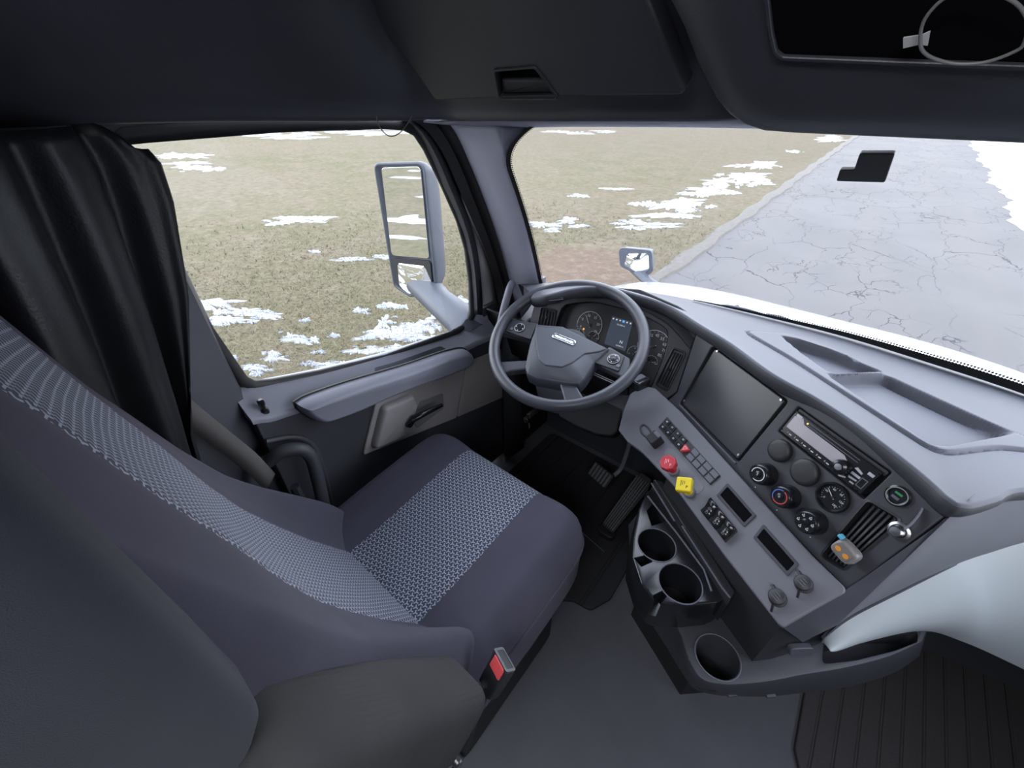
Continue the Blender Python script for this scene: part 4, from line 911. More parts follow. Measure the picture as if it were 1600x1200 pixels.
mm.build('preset_marks', WPRINT, rd)
MB().prism(RF, rrect(.082, -.010, .012, .020, .001), .002, .0036, holes=[rrect(.082, -.010, .009, .016, .0008)]).build('usb_flap', GREYK, rd)
MB().prism(RF, circ(-.058, .020, .0017, 10), .003, .0038).build('indicator_light', flat('amber_led', (.6, .3, .03), .4, emit=(1, .5, .08), es=.3), rd)
mm = MB()
for a, b in ((-.0905, .025), (-.0905, -.022), (.0905, .023), (.085, -.0255), (.076, -.0255)): mm.prism(RF, circ(a, b, .0012, 8), .0028, .0033)
mm.build('release_hole_shade', HOLE_SHADE, rd)  # black discs painted for the shaded holes

# ================================================================== steering wheel and column
WC = np.array([-.551, .925, .883]); Wn = nrm((.048, -.42, .9)); Wu = np.array([1.0, 0, 0]); 
W = Fr(WC, Wu - Wn * (Wu @ Wn), np.cross(Wn, Wu))
sw = thing('steering_wheel', 'dark grey four-spoke steering wheel with switch pads on its spokes', 'steering wheel', WC)
rim_m = plastic('grey_wheel_leatherette', (.040, .043, .056), .42, grain=600, gs=.3)
R0 = .2195
MB().tube([W.w(R0 * math.cos(x), R0 * math.sin(x), 0) for x in np.linspace(0, 2 * math.pi, 97)[:-1]], .0165, 16, closed=True, ell=1.05).build('rim', rim_m, sw, smooth=80)
HC = -.022
hubp = [(840, 505), (880, 508), (955, 544), (946, 552), (930, 566), (925, 575), (914, 592), (905, 601), (893, 601), (868, 598), (836, 592), (822, 585), (818, 573), (824, 545), (828, 530), (834, 515)]
hp_ = ccw(W.pxs(hubp, .0)); hp_ = round_poly(hp_, .006, 3)
hub = MB().pillow(W, hp_, offset(hp_, .007), HC - .02, .0, 5).build('hub_pad', plastic('grey_hub_plastic', (.050, .054, .071), .5, gs=.25), sw, smooth=50)
inn_ = round_poly(W.pxs([(842, 535), (903, 555), (922, 556), (890, 572), (882, 573), (842, 562), (838, 556)], .002), .012, 4)
sh = round_poly(W.pxs([(846, 538), (880, 540), (925, 556), (888, 574), (845, 563)], .002), .014, 5)
MB().prism(W, offset(ccw(round_poly(W.pxs([(836, 511), (880, 512), (950, 545), (936, 550), (914, 553), (895, 567), (878, 574), (852, 571), (842, 562), (838, 545)], .002), .010, 5)), 0), -.003, .0035, bev=.003).build('hub_ridge', hub.data.materials[0], hub, smooth=60)
eo = np.array(W.px(864, 524, .002)), np.array(W.px(899, 538, .002)); ec = (eo[0] + eo[1]) / 2; er = math.atan2(*(eo[1] - eo[0])[::-1]); ew = np.linalg.norm(eo[1] - eo[0])
ef = W.sub(ec[0], ec[1], .0036, er)
em = MB().prism(ef, rrect(0, 0, ew, .019, .0094, 6), -.001, .003, bev=.0015, holes=[rrect(0, 0, ew - .006, .013, .0064, 6)]).build('emblem', CHROME, hub)
MB().prism(ef, rrect(0, 0, ew - .005, .014, .0068, 6), -.001, .0012).build('emblem_plate', GREYK, em)
MB().text(ef, 'FREIGHTLINER', .0098, 0, 0, .0014).build('emblem_lettering', CHROME, em)
# switch pads on the upper spokes
for quad, arm_q in (([(797, 503), (838, 505), (829, 530), (789, 517)], [(782, 500), (800, 498), (842, 505), (829, 531), (786, 520), (776, 517)]), ([(953, 543), (976, 556), (967, 580), (928, 566)], [(952, 541), (985, 560), (985, 585), (975, 590), (926, 566)])):
    MB().prism(W, round_poly(W.pxs(arm_q, -.012), .006, 3), -.034, -.012, bev=.004).build('spoke', rim_m, sw)
    q = W.pxs(quad, -.006); p = MB().prism(W, round_poly(q, .005, 3), -.016, -.007, bev=.002).build('switch_pad', BLACK, sw)
    c = np.mean(q, axis=0); sgn = -1 if c[0] < 0 else 1
    fr = W.sub(c[0] + .004 * sgn, c[1] + .002, -.007)
    d = MB().lathe(fr, [(.0175, -.001), (.0172, .002), (.015, .003), (.008, .0022), (.0078, .0035), (.0003, .004)], 32).build('thumb_switch', GLOSS, p, smooth=45)
    mm = MB()
    mm.loft([[fr.w(r * math.cos(x), r * math.sin(x), .0030) for x in np.linspace(0, 2 * math.pi, 36)] for r in (.0155, .0163)])
    for aa in range(4): mm.prism(fr.sub(.0118 * math.cos(aa * 1.571), .0118 * math.sin(aa * 1.571), .0028), circ(0, 0, .0016, 8), 0, .0006)
    mm.build('switch_marks', WPRINT, d)
    MB().prism(W.sub(c[0] - .026 * sgn * -1, c[1] - .012, -.007), rrect(0, 0, .010, .010, .002), -.001, .002, bev=.001).build('thumb_button', GREYK, p)
# lower spokes
MB().prism(W, round_poly(W.pxs([(770, 566), (824, 563), (826, 577), (798, 580), (784, 584), (775, 585)], -.012), .005, 3), -.034, -.010, bev=.005).build('spoke', rim_m, sw)
MB().prism(W, round_poly(W.pxs([(874, 599), (893, 590), (912, 622), (902, 633), (884, 634), (879, 616)], -.012), .005, 3), -.034, -.010, bev=.005).build('spoke', rim_m, sw)
MB().lathe(W, [(.045, -.09), (.05, -.045), (.06, -.03), (.06, -.022)], 32).build('boss', BLACK, sw, smooth=60)

sc = thing('steering_column', 'black steering column shroud below the wheel with a control stalk', 'steering column', (-.52, 1.1, .6))
rows = []
for t in np.linspace(0, 1, 8):
    c = W.w(.01, 0, -.075) * (1 - t) + np.array([-.50, 1.17, .60]) * t; w_, h_ = .085 + .03 * t, .055 + .045 * t
    rows.append([c + np.array([w_ * math.copysign(abs(math.cos(x)) ** .6, math.cos(x)), .4 * h_ * math.copysign(abs(math.sin(x)) ** .6, math.sin(x)), h_ * math.copysign(abs(math.sin(x)) ** .6, math.sin(x))]) for x in np.linspace(0, 2 * math.pi, 29)[:-1]])
MB().loft(rows, ring=True, cap0=True, cap1=True).build('column_shroud', FOOT_SHADE, sc, smooth=60)
lw = [onp(x, y, (0, 1.0, .6), np.array([0, -.75, .66])) for x, y in ((872, 652), (900, 668), (930, 680), (955, 683), (965, 675), (968, 660), (985, 600), (900, 600), (870, 630))]
lf = Fr((-.5, 1.0, .6), (1, 0, 0), (0, .66, .75)); lpoly = [(float((p - lf.o) @ lf.u), float((p - lf.o) @ lf.v)) for p in lw]
MB().prism(lf, round_poly(lpoly, .02, 4), -.05, 0, bev=.008).build('column_lower_cover', FOOT_SHADE, sc, smooth=50)
ks = [onz(960, 600, .77), onz(985, 598, .79), onz(1000, 595, .80)]
MB().tube([W.w(.06, -.03, -.07), ks[0], ks[2]], [.008, .009, .010], 10).build('stalk', GLOSS, sc, smooth=60)
KF = Fr(onz(999, 597, .80), nrm(onz(1010, 592, .80) - onz(985, 603, .80)), (0, .3, 1))
MB().prism(Fr(KF.o, KF.u, np.cross((0, 0, 1), KF.u)), rrect(0, 0, .056, .040, .010), -.012, .014, bev=.006).build('stalk_knob', GLOSS, sc, smooth=50)
MB().prism(Fr(KF.o, KF.u, np.cross((0, 0, 1), KF.u)), rrect(-.002, .004, .040, .018, .004), .013, .0155, bev=.001).build('stalk_collar', GREYK, sc)
# ignition key
kc = ony(826, 650, 1.02)
ky = thing('ignition_key', 'brass key hanging in the ignition below the steering wheel', 'key', kc)
kf = Fr(kc, (1, 0, 0), (0, 0, 1))
MB().lathe(Fr(kc, (1, 0, 0), (0, 0, 1)), [(.012, -.10), (.012, .0), (.010, .004), (.0003, .004)], 20).build('lock_barrel', METAL, ky)
MB().prism(Fr(kc, (0, 1, 0), (0, 0, 1)), rrect(-.02, 0, .02, .018, .006), -.001, .001).build('key_bow', BRASS, ky)
MB().prism(Fr(ony(827, 662, 1.0), (1, 0, 0), (0, 0, 1)), [(-.004, .0), (.004, 0), (.0035, -.020), (.0, -.028), (-.0015, -.018)], -.001, .001).build('key_blade', BRASS, ky)
MB().tube([kc + np.array([.010 * math.cos(x), -.02, -.008 + .010 * math.sin(x)]) for x in np.linspace(0, 6.283, 25)[:-1]], .001, 6, closed=True).build('key_ring', METAL, ky)
# ================================================================== driver's seat
def fabric(name, col, light=None, dark=None, half=.131, cell=.0118):
    """plain knit cover; with light/dark set, a woven three-armed pattern fills the band |u| < half of the UV map (metres)"""
    t = NT(name); nz = t.noise(1400, 2); wide = t.noise(7, 3)
    c = t.mixc(wide, tuple(x * .82 for x in col), tuple(x * 1.18 for x in col)); t.bump(nz, .5, .0008)
    if light:
        uv = t.n('UVMap'); sp = t.n('SeparateXYZ'); t.put(sp.inputs[0], uv.outputs[0]); U, V = sp.outputs[0], sp.outputs[1]
        ca, sa = math.cos(.30), math.sin(.30)
        x = t.M('DIVIDE', t.M('ADD', t.M('MULTIPLY', U, ca), t.M('MULTIPLY', V, sa)), cell); y = t.M('DIVIDE', t.M('SUBTRACT', t.M('MULTIPLY', V, ca), t.M('MULTIPLY', U, sa)), cell)
        S3 = 1.7320508
        ax = t.M('SUBTRACT', t.M('FRACT', t.M('ADD', x, .5)), .5); ay = t.M('MULTIPLY', t.M('SUBTRACT', t.M('FRACT', t.M('ADD', t.M('DIVIDE', y, S3), .5)), .5), S3)
        bx = t.M('SUBTRACT', t.M('FRACT', x), .5); by = t.M('MULTIPLY', t.M('SUBTRACT', t.M('FRACT', t.M('DIVIDE', y, S3)), .5), S3)
        la = t.M('ADD', t.M('MULTIPLY', ax, ax), t.M('MULTIPLY', ay, ay)); lb = t.M('ADD', t.M('MULTIPLY', bx, bx), t.M('MULTIPLY', by, by))
        s = t.M('LESS_THAN', la, lb); i = t.M('SUBTRACT', 1.0, s)
        px = t.M('ADD', t.M('MULTIPLY', ax, s), t.M('MULTIPLY', bx, i)); py = t.M('ADD', t.M('MULTIPLY', ay, s), t.M('MULTIPLY', by, i))
        best = None
        for k in range(3):
            an = math.radians(90 + 120 * k + 20); dx, dy = math.cos(an), math.sin(an)
            q = t.M('MINIMUM', t.M('MAXIMUM', t.M('ADD', t.M('MULTIPLY', px, dx), t.M('MULTIPLY', py, dy)), 0.0), .52)
            ex = t.M('SUBTRACT', px, t.M('MULTIPLY', q, dx)); ey = t.M('SUBTRACT', py, t.M('MULTIPLY', q, dy))
            d = t.M('SQRT', t.M('ADD', t.M('MULTIPLY', ex, ex), t.M('MULTIPLY', ey, ey)))
            best = d if best is None else t.M('MINIMUM', best, d)
        line = t.ramp(best, .135, .085)
        pat = t.mixc(line, dark, light)
        band = t.M('LESS_THAN', t.M('ABSOLUTE', U), half)
        c = t.mixc(band, c, pat)
    return t.set(c, .9, spec=.15, Sheen_Weight=.06, Sheen_Roughness=.5)
FAB = fabric('seat_cover_fabric', (.049, .047, .068), (.25, .275, .345), (.042, .045, .066))
FABP = fabric('plain_seat_cover', (.049, .047, .068))
FABG = fabric('worn_grey_cover', (.046, .048, .060))
SXC = -.545
seat = thing('driver_seat', 'dark fabric driver seat with pale woven centre stripe before the steering wheel', 'seat', (SXC, .3, 0))
def cushion():
    nu, nv = 56, 60; V = []; uv = []
    hx, y0, y1 = .300, .10, .655; yc, hy = (y0 + y1) / 2, (y1 - y0) / 2
    rows = []; uvs = []
    for j in range(nv + 1):                                     # rings from the centre of the top outward, then down the side
        f = j / nv; row = []
        for i in range(nu * 2):
            a = 2 * math.pi * i / (nu * 2); ca, sa = math.cos(a), math.sin(a)
            e = 7; r = (abs(ca) ** e + abs(sa) ** e) ** (-1 / e)
            if f < .72: k = f / .72 * .97; dz = 0; 
            else:
                g = (f - .72) / .28; k = .97 + .03 * math.sin(min(1, g * 2) * math.pi / 2); dz = -.16 * g ** 1.5
            x, y = hx * ca * r * k, hy * sa * r * k
            ux, uy = x / hx, y / hy
            top = .585 - .030 * max(0, abs(uy) - .72) ** 1.6 * 6 * (1 if uy > 0 else .2) - .045 * max(0, abs(ux) - .8) ** 1.5 * 8
            top += .014 * max(0, min(1, (abs(ux) - .42) / .25)) - .016 * math.exp(-((uy + .3) / .5) ** 2) * (1 - min(1, abs(ux) / .6)) + .018 * uy
            if f < .72 and abs(abs(x) - .133) < .007: top -= .0025
            ed = max(0, k - .80) / .17; top -= .028 * min(1, ed) ** 2.5
            wr = .004 * math.sin(38 * y + 9 * x + 2.1 * math.sin(14 * x)) * math.exp(-((uy + .75) / .25) ** 2) * max(0, 1 - abs(ux) * .9)
            taper = 1 - .03 * max(0, -uy)
            row.append((SXC + x * taper, yc + y, top + dz + wr)); uvs.append((x if f < .86 else 9, yc + y))
        rows.append(row)
    m = MB(); m.loft(rows[1:], ring=True, cap1=True, uv=uvs[nu * 2:]); 
    c = rows[1]; o = len(m.v); m.v.append(tuple(np.mean(np.array(c), axis=0))); m.uv[o] = (0, yc)
    n = nu * 2
    for i in range(n): m.f.append((o, i, (i + 1) % n)); m.m.append(0)
    return m
cu = cushion().build('seat_cushion', FAB, seat, smooth=70)
def edge_ring(k, dz):
    hx, hy, yc = .300, .2775, .3775; P = []
    for i in range(120):
        a = 2 * math.pi * i / 120; ca, sa = math.cos(a), math.sin(a); r = (abs(ca) ** 7 + abs(sa) ** 7) ** (-1 / 7); ux, uy = ca * r, sa * r
        P.append((SXC + hx * ux * k * (1 - .03 * max(0, -uy)), yc + hy * uy * k, dz + .018 * uy))
    return P
MB().tube(edge_ring(1.002, .50), .004, 8, closed=True).build('cushion_piping', FABP, cu, smooth=60)
PC = [(.46, .235), (.56, .205), (.64, .165), (.70, .135), (.80, .092), (.88, .062), (.97, .038), (1.07, .018), (1.18, -.008), (1.30, -.033), (1.45, -.068), (1.60, -.11), (1.72, -.16)]
pcz = [p[0] for p in PC]; pcy = [p[1] for p in PC]
def backrest():
    rows = []; uvs = []; n = 96; L = 0; lz = None; zs = np.linspace(.47, 1.70, 64)
    for z in zs:
        yf = float(np.interp(z, pcz, pcy)); L += 0 if lz is None else math.hypot(z - lz[0], yf - lz[1]); lz = (z, yf)
        hw = .288 - .02 * max(0, (z - 1.35) / .35) - .075 * max(0, (.60 - z) / .13) ** 2
        if z > 1.6: hw *= 1 - .35 * ((z - 1.6) / .12) ** 2
        bol = .062 * math.exp(-((z - .62) / .20) ** 2) - .020 * max(0, min(1, (z - .95) / .3))        # bolsters come forward low down and fall back high up
        row = []
        for i in range(n):
            f = i / n
            if f < .62:                                        # front face from right to left
                s = 1 - 2 * f / .62; x = hw * s; ax_ = abs(s)
                y = yf + bol * max(0, min(1, (ax_ - .48) / .30)) ** 1.3 - .10 * max(0, ax_ - .80) ** 2 * 25 * .9 - .006 * (1 - ax_)
                if abs(abs(x) - .133) < .006: y -= .002
                u = x
            else:                                              # round the back
                g = (f - .62) / .38; s = -1 + 2 * g; x = hw * s * 1.0; y = yf - .10 - .075 * (1 - abs(s) ** 4); u = 9
            row.append((SXC + x, y, z)); uvs.append((u, L * 1.0))
        rows.append(row)
    return MB().loft(rows, ring=True, cap0=True, cap1=True, uv=uvs)
bk = backrest().build('backrest', FAB, seat, smooth=70)
# seam lines on the right bolster
sm_ = [onx(a, b, -.262) for a, b in ((330, 880), (430, 960), (500, 1000), (560, 1014), (640, 1008), (700, 1000))]
# rear cover and folded arm on the aisle side
def slab(y_off, d, x0, x1, z0, z1, mat, name, parent, prof=None):
    rows = []
    for z in np.linspace(z0, z1, 30):
        yf = float(np.interp(z, *prof)) + y_off; e = min(1, (z - z0) / .06, (z1 - z) / .06); w_ = (x1 - x0) / 2 * (1 - .12 * (1 - max(0, e)) ** 2); c = (x0 + x1) / 2; hh = d / 2 * (1 - .5 * (1 - max(0, e)) ** 2); row = []
        for i in range(40):
            a = 2 * math.pi * i / 40; ca, sa = math.cos(a), math.sin(a)
            row.append((c + w_ * math.copysign(abs(ca) ** .45, ca), yf - d / 2 + hh * math.copysign(abs(sa) ** .45, sa), z))
        rows.append(row)
    return MB().loft(rows, ring=True, cap0=True, cap1=True).build(name, mat, parent, smooth=70)
rc = slab(0, .17, -.315, -.222, 1.03, 1.66, FABG, 'rear_cover', seat, prof=([.6, .9, 1.1, 1.4, 1.7], [.0, -.030, -.037, -.042, -.10])); tag(rc, 'lighter grey cover on the rear of the backrest')
# drooping armrest: rounded bar between two points
def bar(P0, P1, w, h, side, mat, name, parent, n=22, e=.42):
    P0, P1 = np.array(P0), np.array(P1); ax_ = nrm(P1 - P0); sd = nrm(np.array(side) - ax_ * (np.array(side) @ ax_)); up = np.cross(sd, ax_); L = np.linalg.norm(P1 - P0); rows = []
    for k in range(n + 1):
        f = k / n; tt = 1 - abs(2 * f - 1); rr = min(1, tt * L / (2 * .05)); s = math.sqrt(max(.02, 1 - (1 - rr) ** 2)); c = P0 + ax_ * L * f; row = []
        bump = 1 + .05 * math.sin(f * 5)
        for i in range(40):
            a = 2 * math.pi * i / 40; ca, sa = math.cos(a), math.sin(a)
            row.append(c + sd * w / 2 * s * math.copysign(abs(ca) ** e, ca) + up * h / 2 * s * bump * math.copysign(abs(sa) ** e, sa))
        rows.append(row)
    return MB().loft(rows, ring=True, cap0=True, cap1=True).build(name, mat, parent, smooth=75)
KNIT = NT('stretched_knit_cover'); wv = KNIT.n('TexWave'); wv.wave_type = 'BANDS'; wv.inputs['Scale'].default_value = 42; wv.inputs['Distortion'].default_value = 3; wv.inputs['Detail'].default_value = 2
KNIT.put(wv.inputs[0], KNIT.obj()); nz = KNIT.noise(1200, 2); big = KNIT.noise(9, 3)
KNIT.bump(KNIT.M('ADD', KNIT.M('MULTIPLY', wv.outputs[1], KNIT.ramp(big, .45, .7)), KNIT.M('MULTIPLY', nz, .6)), .45, .0015)
KNIT.set(KNIT.mixc(big, (.034, .034, .037), (.052, .052, .055)), .92, spec=.12)
arm_ = bar((-.238, -.115, 1.045), (-.245, .138, .610), .122, .14, (1, 0, 0), KNIT.mat, 'armrest', seat); tag(arm_, 'drooping aisle-side armrest in worn dark knit cover')
# seat base and suspension
MB().prism(ZUP, rrect(SXC, .36, .50, .46, .05), .02, .30, bev=.02).build('suspension_base', RUBBER, seat)
MB().prism(ZUP, rrect(SXC, .37, .54, .50, .06), .30, .44, bev=.03).build('seat_pan', BLACK, seat)
MB().tube([onx(748, 1072, -.235), onx(720, 1120, -.235), onx(690, 1165, -.235)], .008, 8).build('seat_rail', METAL, seat)
MB().tube([onx(480, 800, -.86), onx(460, 760, -.87)], .012, 8).build('left_arm_pivot', BLACK, seat)

# buckle
bpos = onx(782, 1042, -.215)
bu = thing('seat_belt_buckle', 'black seat belt buckle with red button standing beside the seat cushion', 'seat belt buckle', bpos)
ax_ = nrm(onx(782, 1042, -.215) - onx(757, 1085, -.222)); BF = Fr(bpos, nrm(np.cross(ax_, CAM.T @ np.array([0, 0, 1.0]))) if False else nrm(np.cross((0, -.6, .8), ax_)), (0, -.6, .8))
BFr = Fr(bpos, np.cross(nrm((-.3, -.55, .75)), ax_) * -1, ax_)
MB().prism(BFr, round_poly([(-.021, -.055), (.021, -.055), (.024, .018), (-.024, .018)], .006), -.010, .012, bev=.005).build('buckle_housing', BLACK, bu)
MB().prism(Fr(BFr.w(0, .017, .001), BFr.u, BFr.n), rrect(0, 0, .048, .024, .005), -.002, .0035, bev=.001, holes=[rrect(0, -.001, .038, .016, .003)]).build('buckle_rim', METAL, bu)
MB().prism(BFr, rrect(.002, .004, .034, .026, .004), -.004, .0145, bev=.003).build('release_button', PINK, bu)
MB().prism(Fr(BFr.w(0, .0165, .001), BFr.u, BFr.n), rrect(.003, -.001, .030, .014, .003), 0, .005, bev=.002).build('release_button', PINK, bu)
pts = [BFr.w(0, -.05, 0), onx(742, 1120, -.225), onx(728, 1165, -.23), onx(712, 1200, -.235), onx(690, 1260, -.24)]
MB().tube(spline(pts, 6), .008, 8, ell=1.0).build('buckle_stalk', RUBBER, bu, smooth=60)
MB().lathe(Fr(onx(716, 1190, -.225), (0, 1, 0), (0, 0, 1)), [(.012, -.006), (.012, .004), (.009, .007), (.0003, .007)], 16).build('anchor_bolt', METAL, bu)
# shoulder belt on the pillar
bl = thing('seat_belt', 'brown-grey seat belt webbing running down behind the seat by the door pillar', 'seat belt', onx(330, 640, -.93))
P = [onx(270, 590, -.93), onx(300, 625, -.925), onx(360, 675, -.92), onx(400, 708, -.91), onx(430, 740, -.905)]
q = [p + np.array([0, -.035, -.035]) for p in P]
MB().loft([spline(P, 5), spline(q, 5)]).build('webbing', plastic('brown_belt_webbing', (.085, .08, .082), .8, grain=500, gs=.6), bl, solid=.002)

# ================================================================== curtain
CURT = NT('black_vinyl_curtain'); nz = CURT.noise(260, 3); CURT.bump(nz, .35, .0012); CURT.set((.009, .0095, .012), .44, spec=.5)
cp = [(-.905, .232), (-.895, .19), (-.875, .150), (-.845, .115), (-.815, .065), (-.79, .0), (-.775, -.08), (-.77, -.18)]
path = resample(spline([np.array(p) for p in cp], 10), 150)
dn = np.gradient(path, axis=0); dn /= np.linalg.norm(dn, axis=1)[:, None]; nn = np.stack([dn[:, 1], -dn[:, 0]], 1)
rows = []
for z in np.linspace(.52, 1.452, 50):
    h = (1.452 - z) / .93; row = []
    pull0 = None
    for i, (p, n_) in enumerate(zip(path, nn)):
        s = i / 149 * 6.4
        amp = .010 + .016 * min(1, h * 2)
        ph = s * 2 * math.pi * .62 + .5 * math.sin(2.2 * h + i * .02) + .35 * math.sin(4 * h)
        d = amp * (math.sin(ph) + .35 * math.sin(2.1 * ph + .8)) + .012 * h * math.sin(1.3 * s + 2)
        edge = .018 * math.exp(-((z - 1.39) / .05) ** 2) if i < 14 else 0
        pull = (1.0 * float(np.interp(z, [.5, .8, .93, 1.19, 1.34, 1.41], [-.21, -.20, -.175, -.066, -.022, -.012])) - (.035 if z > 1.40 else 0) * (z - 1.40) / .05) 
        wE = math.exp(-i / 22.0); pull = pull * wE - (1 - wE) * .14 * (1.45 - z); q = p + n_ * (-d)
        row.append((q[0], q[1] + pull, z + (.0 if z < 1.43 else -.02 * max(0, 1 - i / 18))))
    rows.append(row)
cur = MB().loft(rows).build('sleeper_curtain', CURT.mat, solid=.003, smooth=80); tag(cur, 'black vinyl sleeper curtain gathered in folds behind the driver seat', 'curtain')

# ================================================================== overhead cabinets
OC = Fr((0, .83, 1.434), (1, 0, 0), (0, -.707, .707))
oc = thing('overhead_cabinet', 'dark overhead cabinet with recessed pull handle above the driver', 'cabinet', (-.6, .75, 1.5))
oz = -.006
dpx = [(682, 156), (770, 152), (880, 149), (1066, 147), (1072, 138), (1050, 90), (1008, -20), (560, -20), (620, 70)]
dpl = round_poly(OC.pxs(dpx, .02), [.01, 0, 0, .006, .006, .0, .0, .0, .0], 3)
hpx = [(776, 108), (838, 103), (872, 149), (783, 150)]
hol = round_poly(OC.pxs(hpx, .02), .006, 3)
dcm = plastic('cabinet_door_plastic', (.030, .031, .038), .5, grain=420, gs=.5)
dp = MB().prism(OC, dpl, -.004, .024, holes=[hol], bev=.006).build('cabinet_door', dcm, oc, smooth=50)
MB().prism(OC, offset(ccw(hol), -.004), -.03, -.012).build('handle_recess_shade', HOLE_SHADE, dp)  # near-black back plate, shade of the pull painted in
hf = MB().prism(OC, offset(ccw(hol), -.005), .0, .027, holes=[hol], bev=.002).build('door_handle', BLACK, dp)
MB().prism(OC, round_poly(OC.pxs([(782, 128), (858, 128), (872, 149), (784, 150)], .02), .004, 3), -.012, .016, bev=.004).build('pull_lip', BLACK, dp)
tag(oc, 'dark overhead cabinet with recessed pull handle above the driver')
co = thing('overhead_console', 'wide dark overhead console bulging down in the middle above the windshield', 'console', (.3, .7, 1.5))
out_px = [(1050, -40), (1076, 10), (1098, 70), (1128, 130), (1146, 152), (1168, 168), (1200, 178), (1250, 180)]
in_px = [(1148, -40), (1156, 20), (1164, 60), (1178, 100), (1196, 128), (1216, 146), (1248, 158), (1290, 163)]
oo = OC.pxs(out_px, .0) + [OC.px(1600, 187, 0), (.95, OC.px(1600, 187, 0)[1]), (1.0, .5), (OC.px(1050, -40)[0], .5)]
ii = OC.pxs(in_px, .075) + [OC.px(1600, 172, .075), (.95, OC.px(1600, 172, .075)[1]), (1.0, .5), (OC.px(1148, -40, .075)[0], .5)]
oo = [tuple(p) for p in oo]; ii = [tuple(p) for p in ii]
# bottom edge of the console follows the photographed line to the right

MB().pillow(OC, oo, ii, .0, .075, 10).build('console_shell', HEAD, co, smooth=70)
rpx = [(1192, -40), (1203, 50), (1210, 80), (1222, 90), (1420, 98), (1640, 106), (1640, -40)]
rin = OC.pxs(rpx, .078)
cf = MB().prism(OC, round_poly(rin, [0, .01, .01, .01, 0, 0, 0], 3), .06, .082, bev=.003, holes=[offset(ccw(round_poly(rin, [0, .01, .01, .01, 0, 0, 0], 3)), .0035)]).build('cubby_frame', HEAD, co)
MB().prism(OC, offset(ccw(rin), .004), .070, .0775).build('cubby_shade_plate', HOLE_SHADE, co)  # flat dark sheet on the shell in place of a shaded hollow
# cable loop and tag hanging at the console
f0 = .095
lp_ = [OC.w(*OC.px(x, y, f0), f0) for x, y in ((1438, 66), (1446, 84), (1470, 95), (1500, 100), (1540, 97), (1580, 83), (1600, 68), (1605, 30), (1580, 0), (1530, -12), (1480, -5), (1445, 30))]
cb = MB().tube(spline(lp_, 6, True), .0014, 8, closed=True).build('cable_loop', flat('pale_cable', (.22, .22, .22), .35), smooth=60); tag(cb, 'thin loop of cable hanging at the overhead console cubby', 'cable')
pt = MB().prism(OC, OC.pxs([(1410, 62), (1438, 58), (1452, 52), (1448, 74), (1436, 72), (1410, 78)], .092), .089, .0905).build('paper_tag', PAPER); tag(pt, 'small pale paper tag beside the cable loop overhead', 'tag')
wr_ = [onx(x, y, -.93) for x, y in ((588, 182), (592, 196), (602, 209), (612, 213), (624, 208), (635, 196), (644, 181))]
wb_ = MB().tube(spline(wr_, 6), .0012, 6).build('hanging_wire', flat('grey_wire', (.10, .09, .085), .5), smooth=60); tag(wb_, 'thin wire sagging in a loop below the header over the door window', 'wire')

# ================================================================== pedals, mats
br_ = thing('brake_pedal', 'black ribbed brake pedal pad on a hanging arm', 'pedal', onz(938, 742, .2))
PFr = Fr(onz(938, 742, .20), (.97, -.25, 0), (.18, .62, .76))
pb = MB().prism(PFr, rrect(0, 0, .102, .066, .010), -.012, .004, bev=.004).build('pedal_pad', RUBBER, br_)
mm = MB()
for k in range(6): mm.prism(PFr, rrect(-.040 + .016 * k, 0, .010, .056, .002), .003, .008, bev=.0015)
rr_ = plastic('worn_rubber_rib', (.085, .088, .10), .6)
mm.build('pad_ribs', rr_, pb)
MB().tube(spline([PFr.w(.03, .0, -.012), onz(968, 735, .22), onz(978, 712, .29), onz(984, 690, .36)], 6), .010, 10, ell=.6).build('pedal_arm', GREYK, br_, smooth=60)
ac = thing('accelerator_pedal', 'long black ribbed accelerator pedal left of the cup holders', 'pedal', onz(950, 840, .04))
t0, t1 = onz(1001, 742, .21), onz(955, 832, .05)
AF = Fr((t0 + t1) / 2, nrm(np.cross(t0 - t1, np.cross((1, .1, 0), t0 - t1))) if False else (.98, -.2, .0), t0 - t1)
Lp = np.linalg.norm(t0 - t1)
pa = MB().prism(AF, round_poly([(-.028, -Lp / 2), (.028, -Lp / 2), (.040, Lp * .35), (.026, Lp / 2 + .01), (-.026, Lp / 2 + .01), (-.036, Lp * .35)], .012), -.014, .002, bev=.004).build('pedal_pad', RUBBER, ac)
mm = MB()
for k in range(6): mm.prism(AF, [(-.026 + .0088 * k, -Lp / 2 + .01), (-.0215 + .0088 * k, -Lp / 2 + .01), (-.0245 + .0105 * k, Lp / 2 - .01), (-.0300 + .0105 * k, Lp / 2 - .01)], .001, .006, bev=.001)
for k in range(4): mm.prism(AF, rrect(0, .02 + .016 * k - .01, .060, .003, .001), .002, .0064)
mm.build('pad_ribs', rr_, pa)
MB().prism(Fr(AF.w(0, -Lp / 2 - .01, -.02), (1, 0, 0), (0, 1, 0)), rrect(0, -.0, .07, .05, .02), -.02, .012, bev=.004).build('pedal_heel', RUBBER, ac)
def ribbed(name, col, sx):
    t = NT(name); sp = t.n('SeparateXYZ'); t.put(sp.inputs[0], t.obj())
    r = t.ramp(t.M('ABSOLUTE', t.M('SUBTRACT', t.M('FRACT', t.M('MULTIPLY', sp.outputs[0], sx)), .5)), .40, .47)
    nz = t.noise(220, 3); t.bump(t.M('ADD', t.M('MULTIPLY', r, -2.0), t.M('MULTIPLY', nz, .4)), .7, .004)
    return t.set(t.mixc(nz, tuple(c * .75 for c in col), tuple(c * 1.25 for c in col)), .75, spec=.3)
dmx = [(-.86, .50), (-.86, 1.38), (-.22, 1.38), (-.20, .80), (-.235, .72), (-.30, .71), (-.42, .62)]
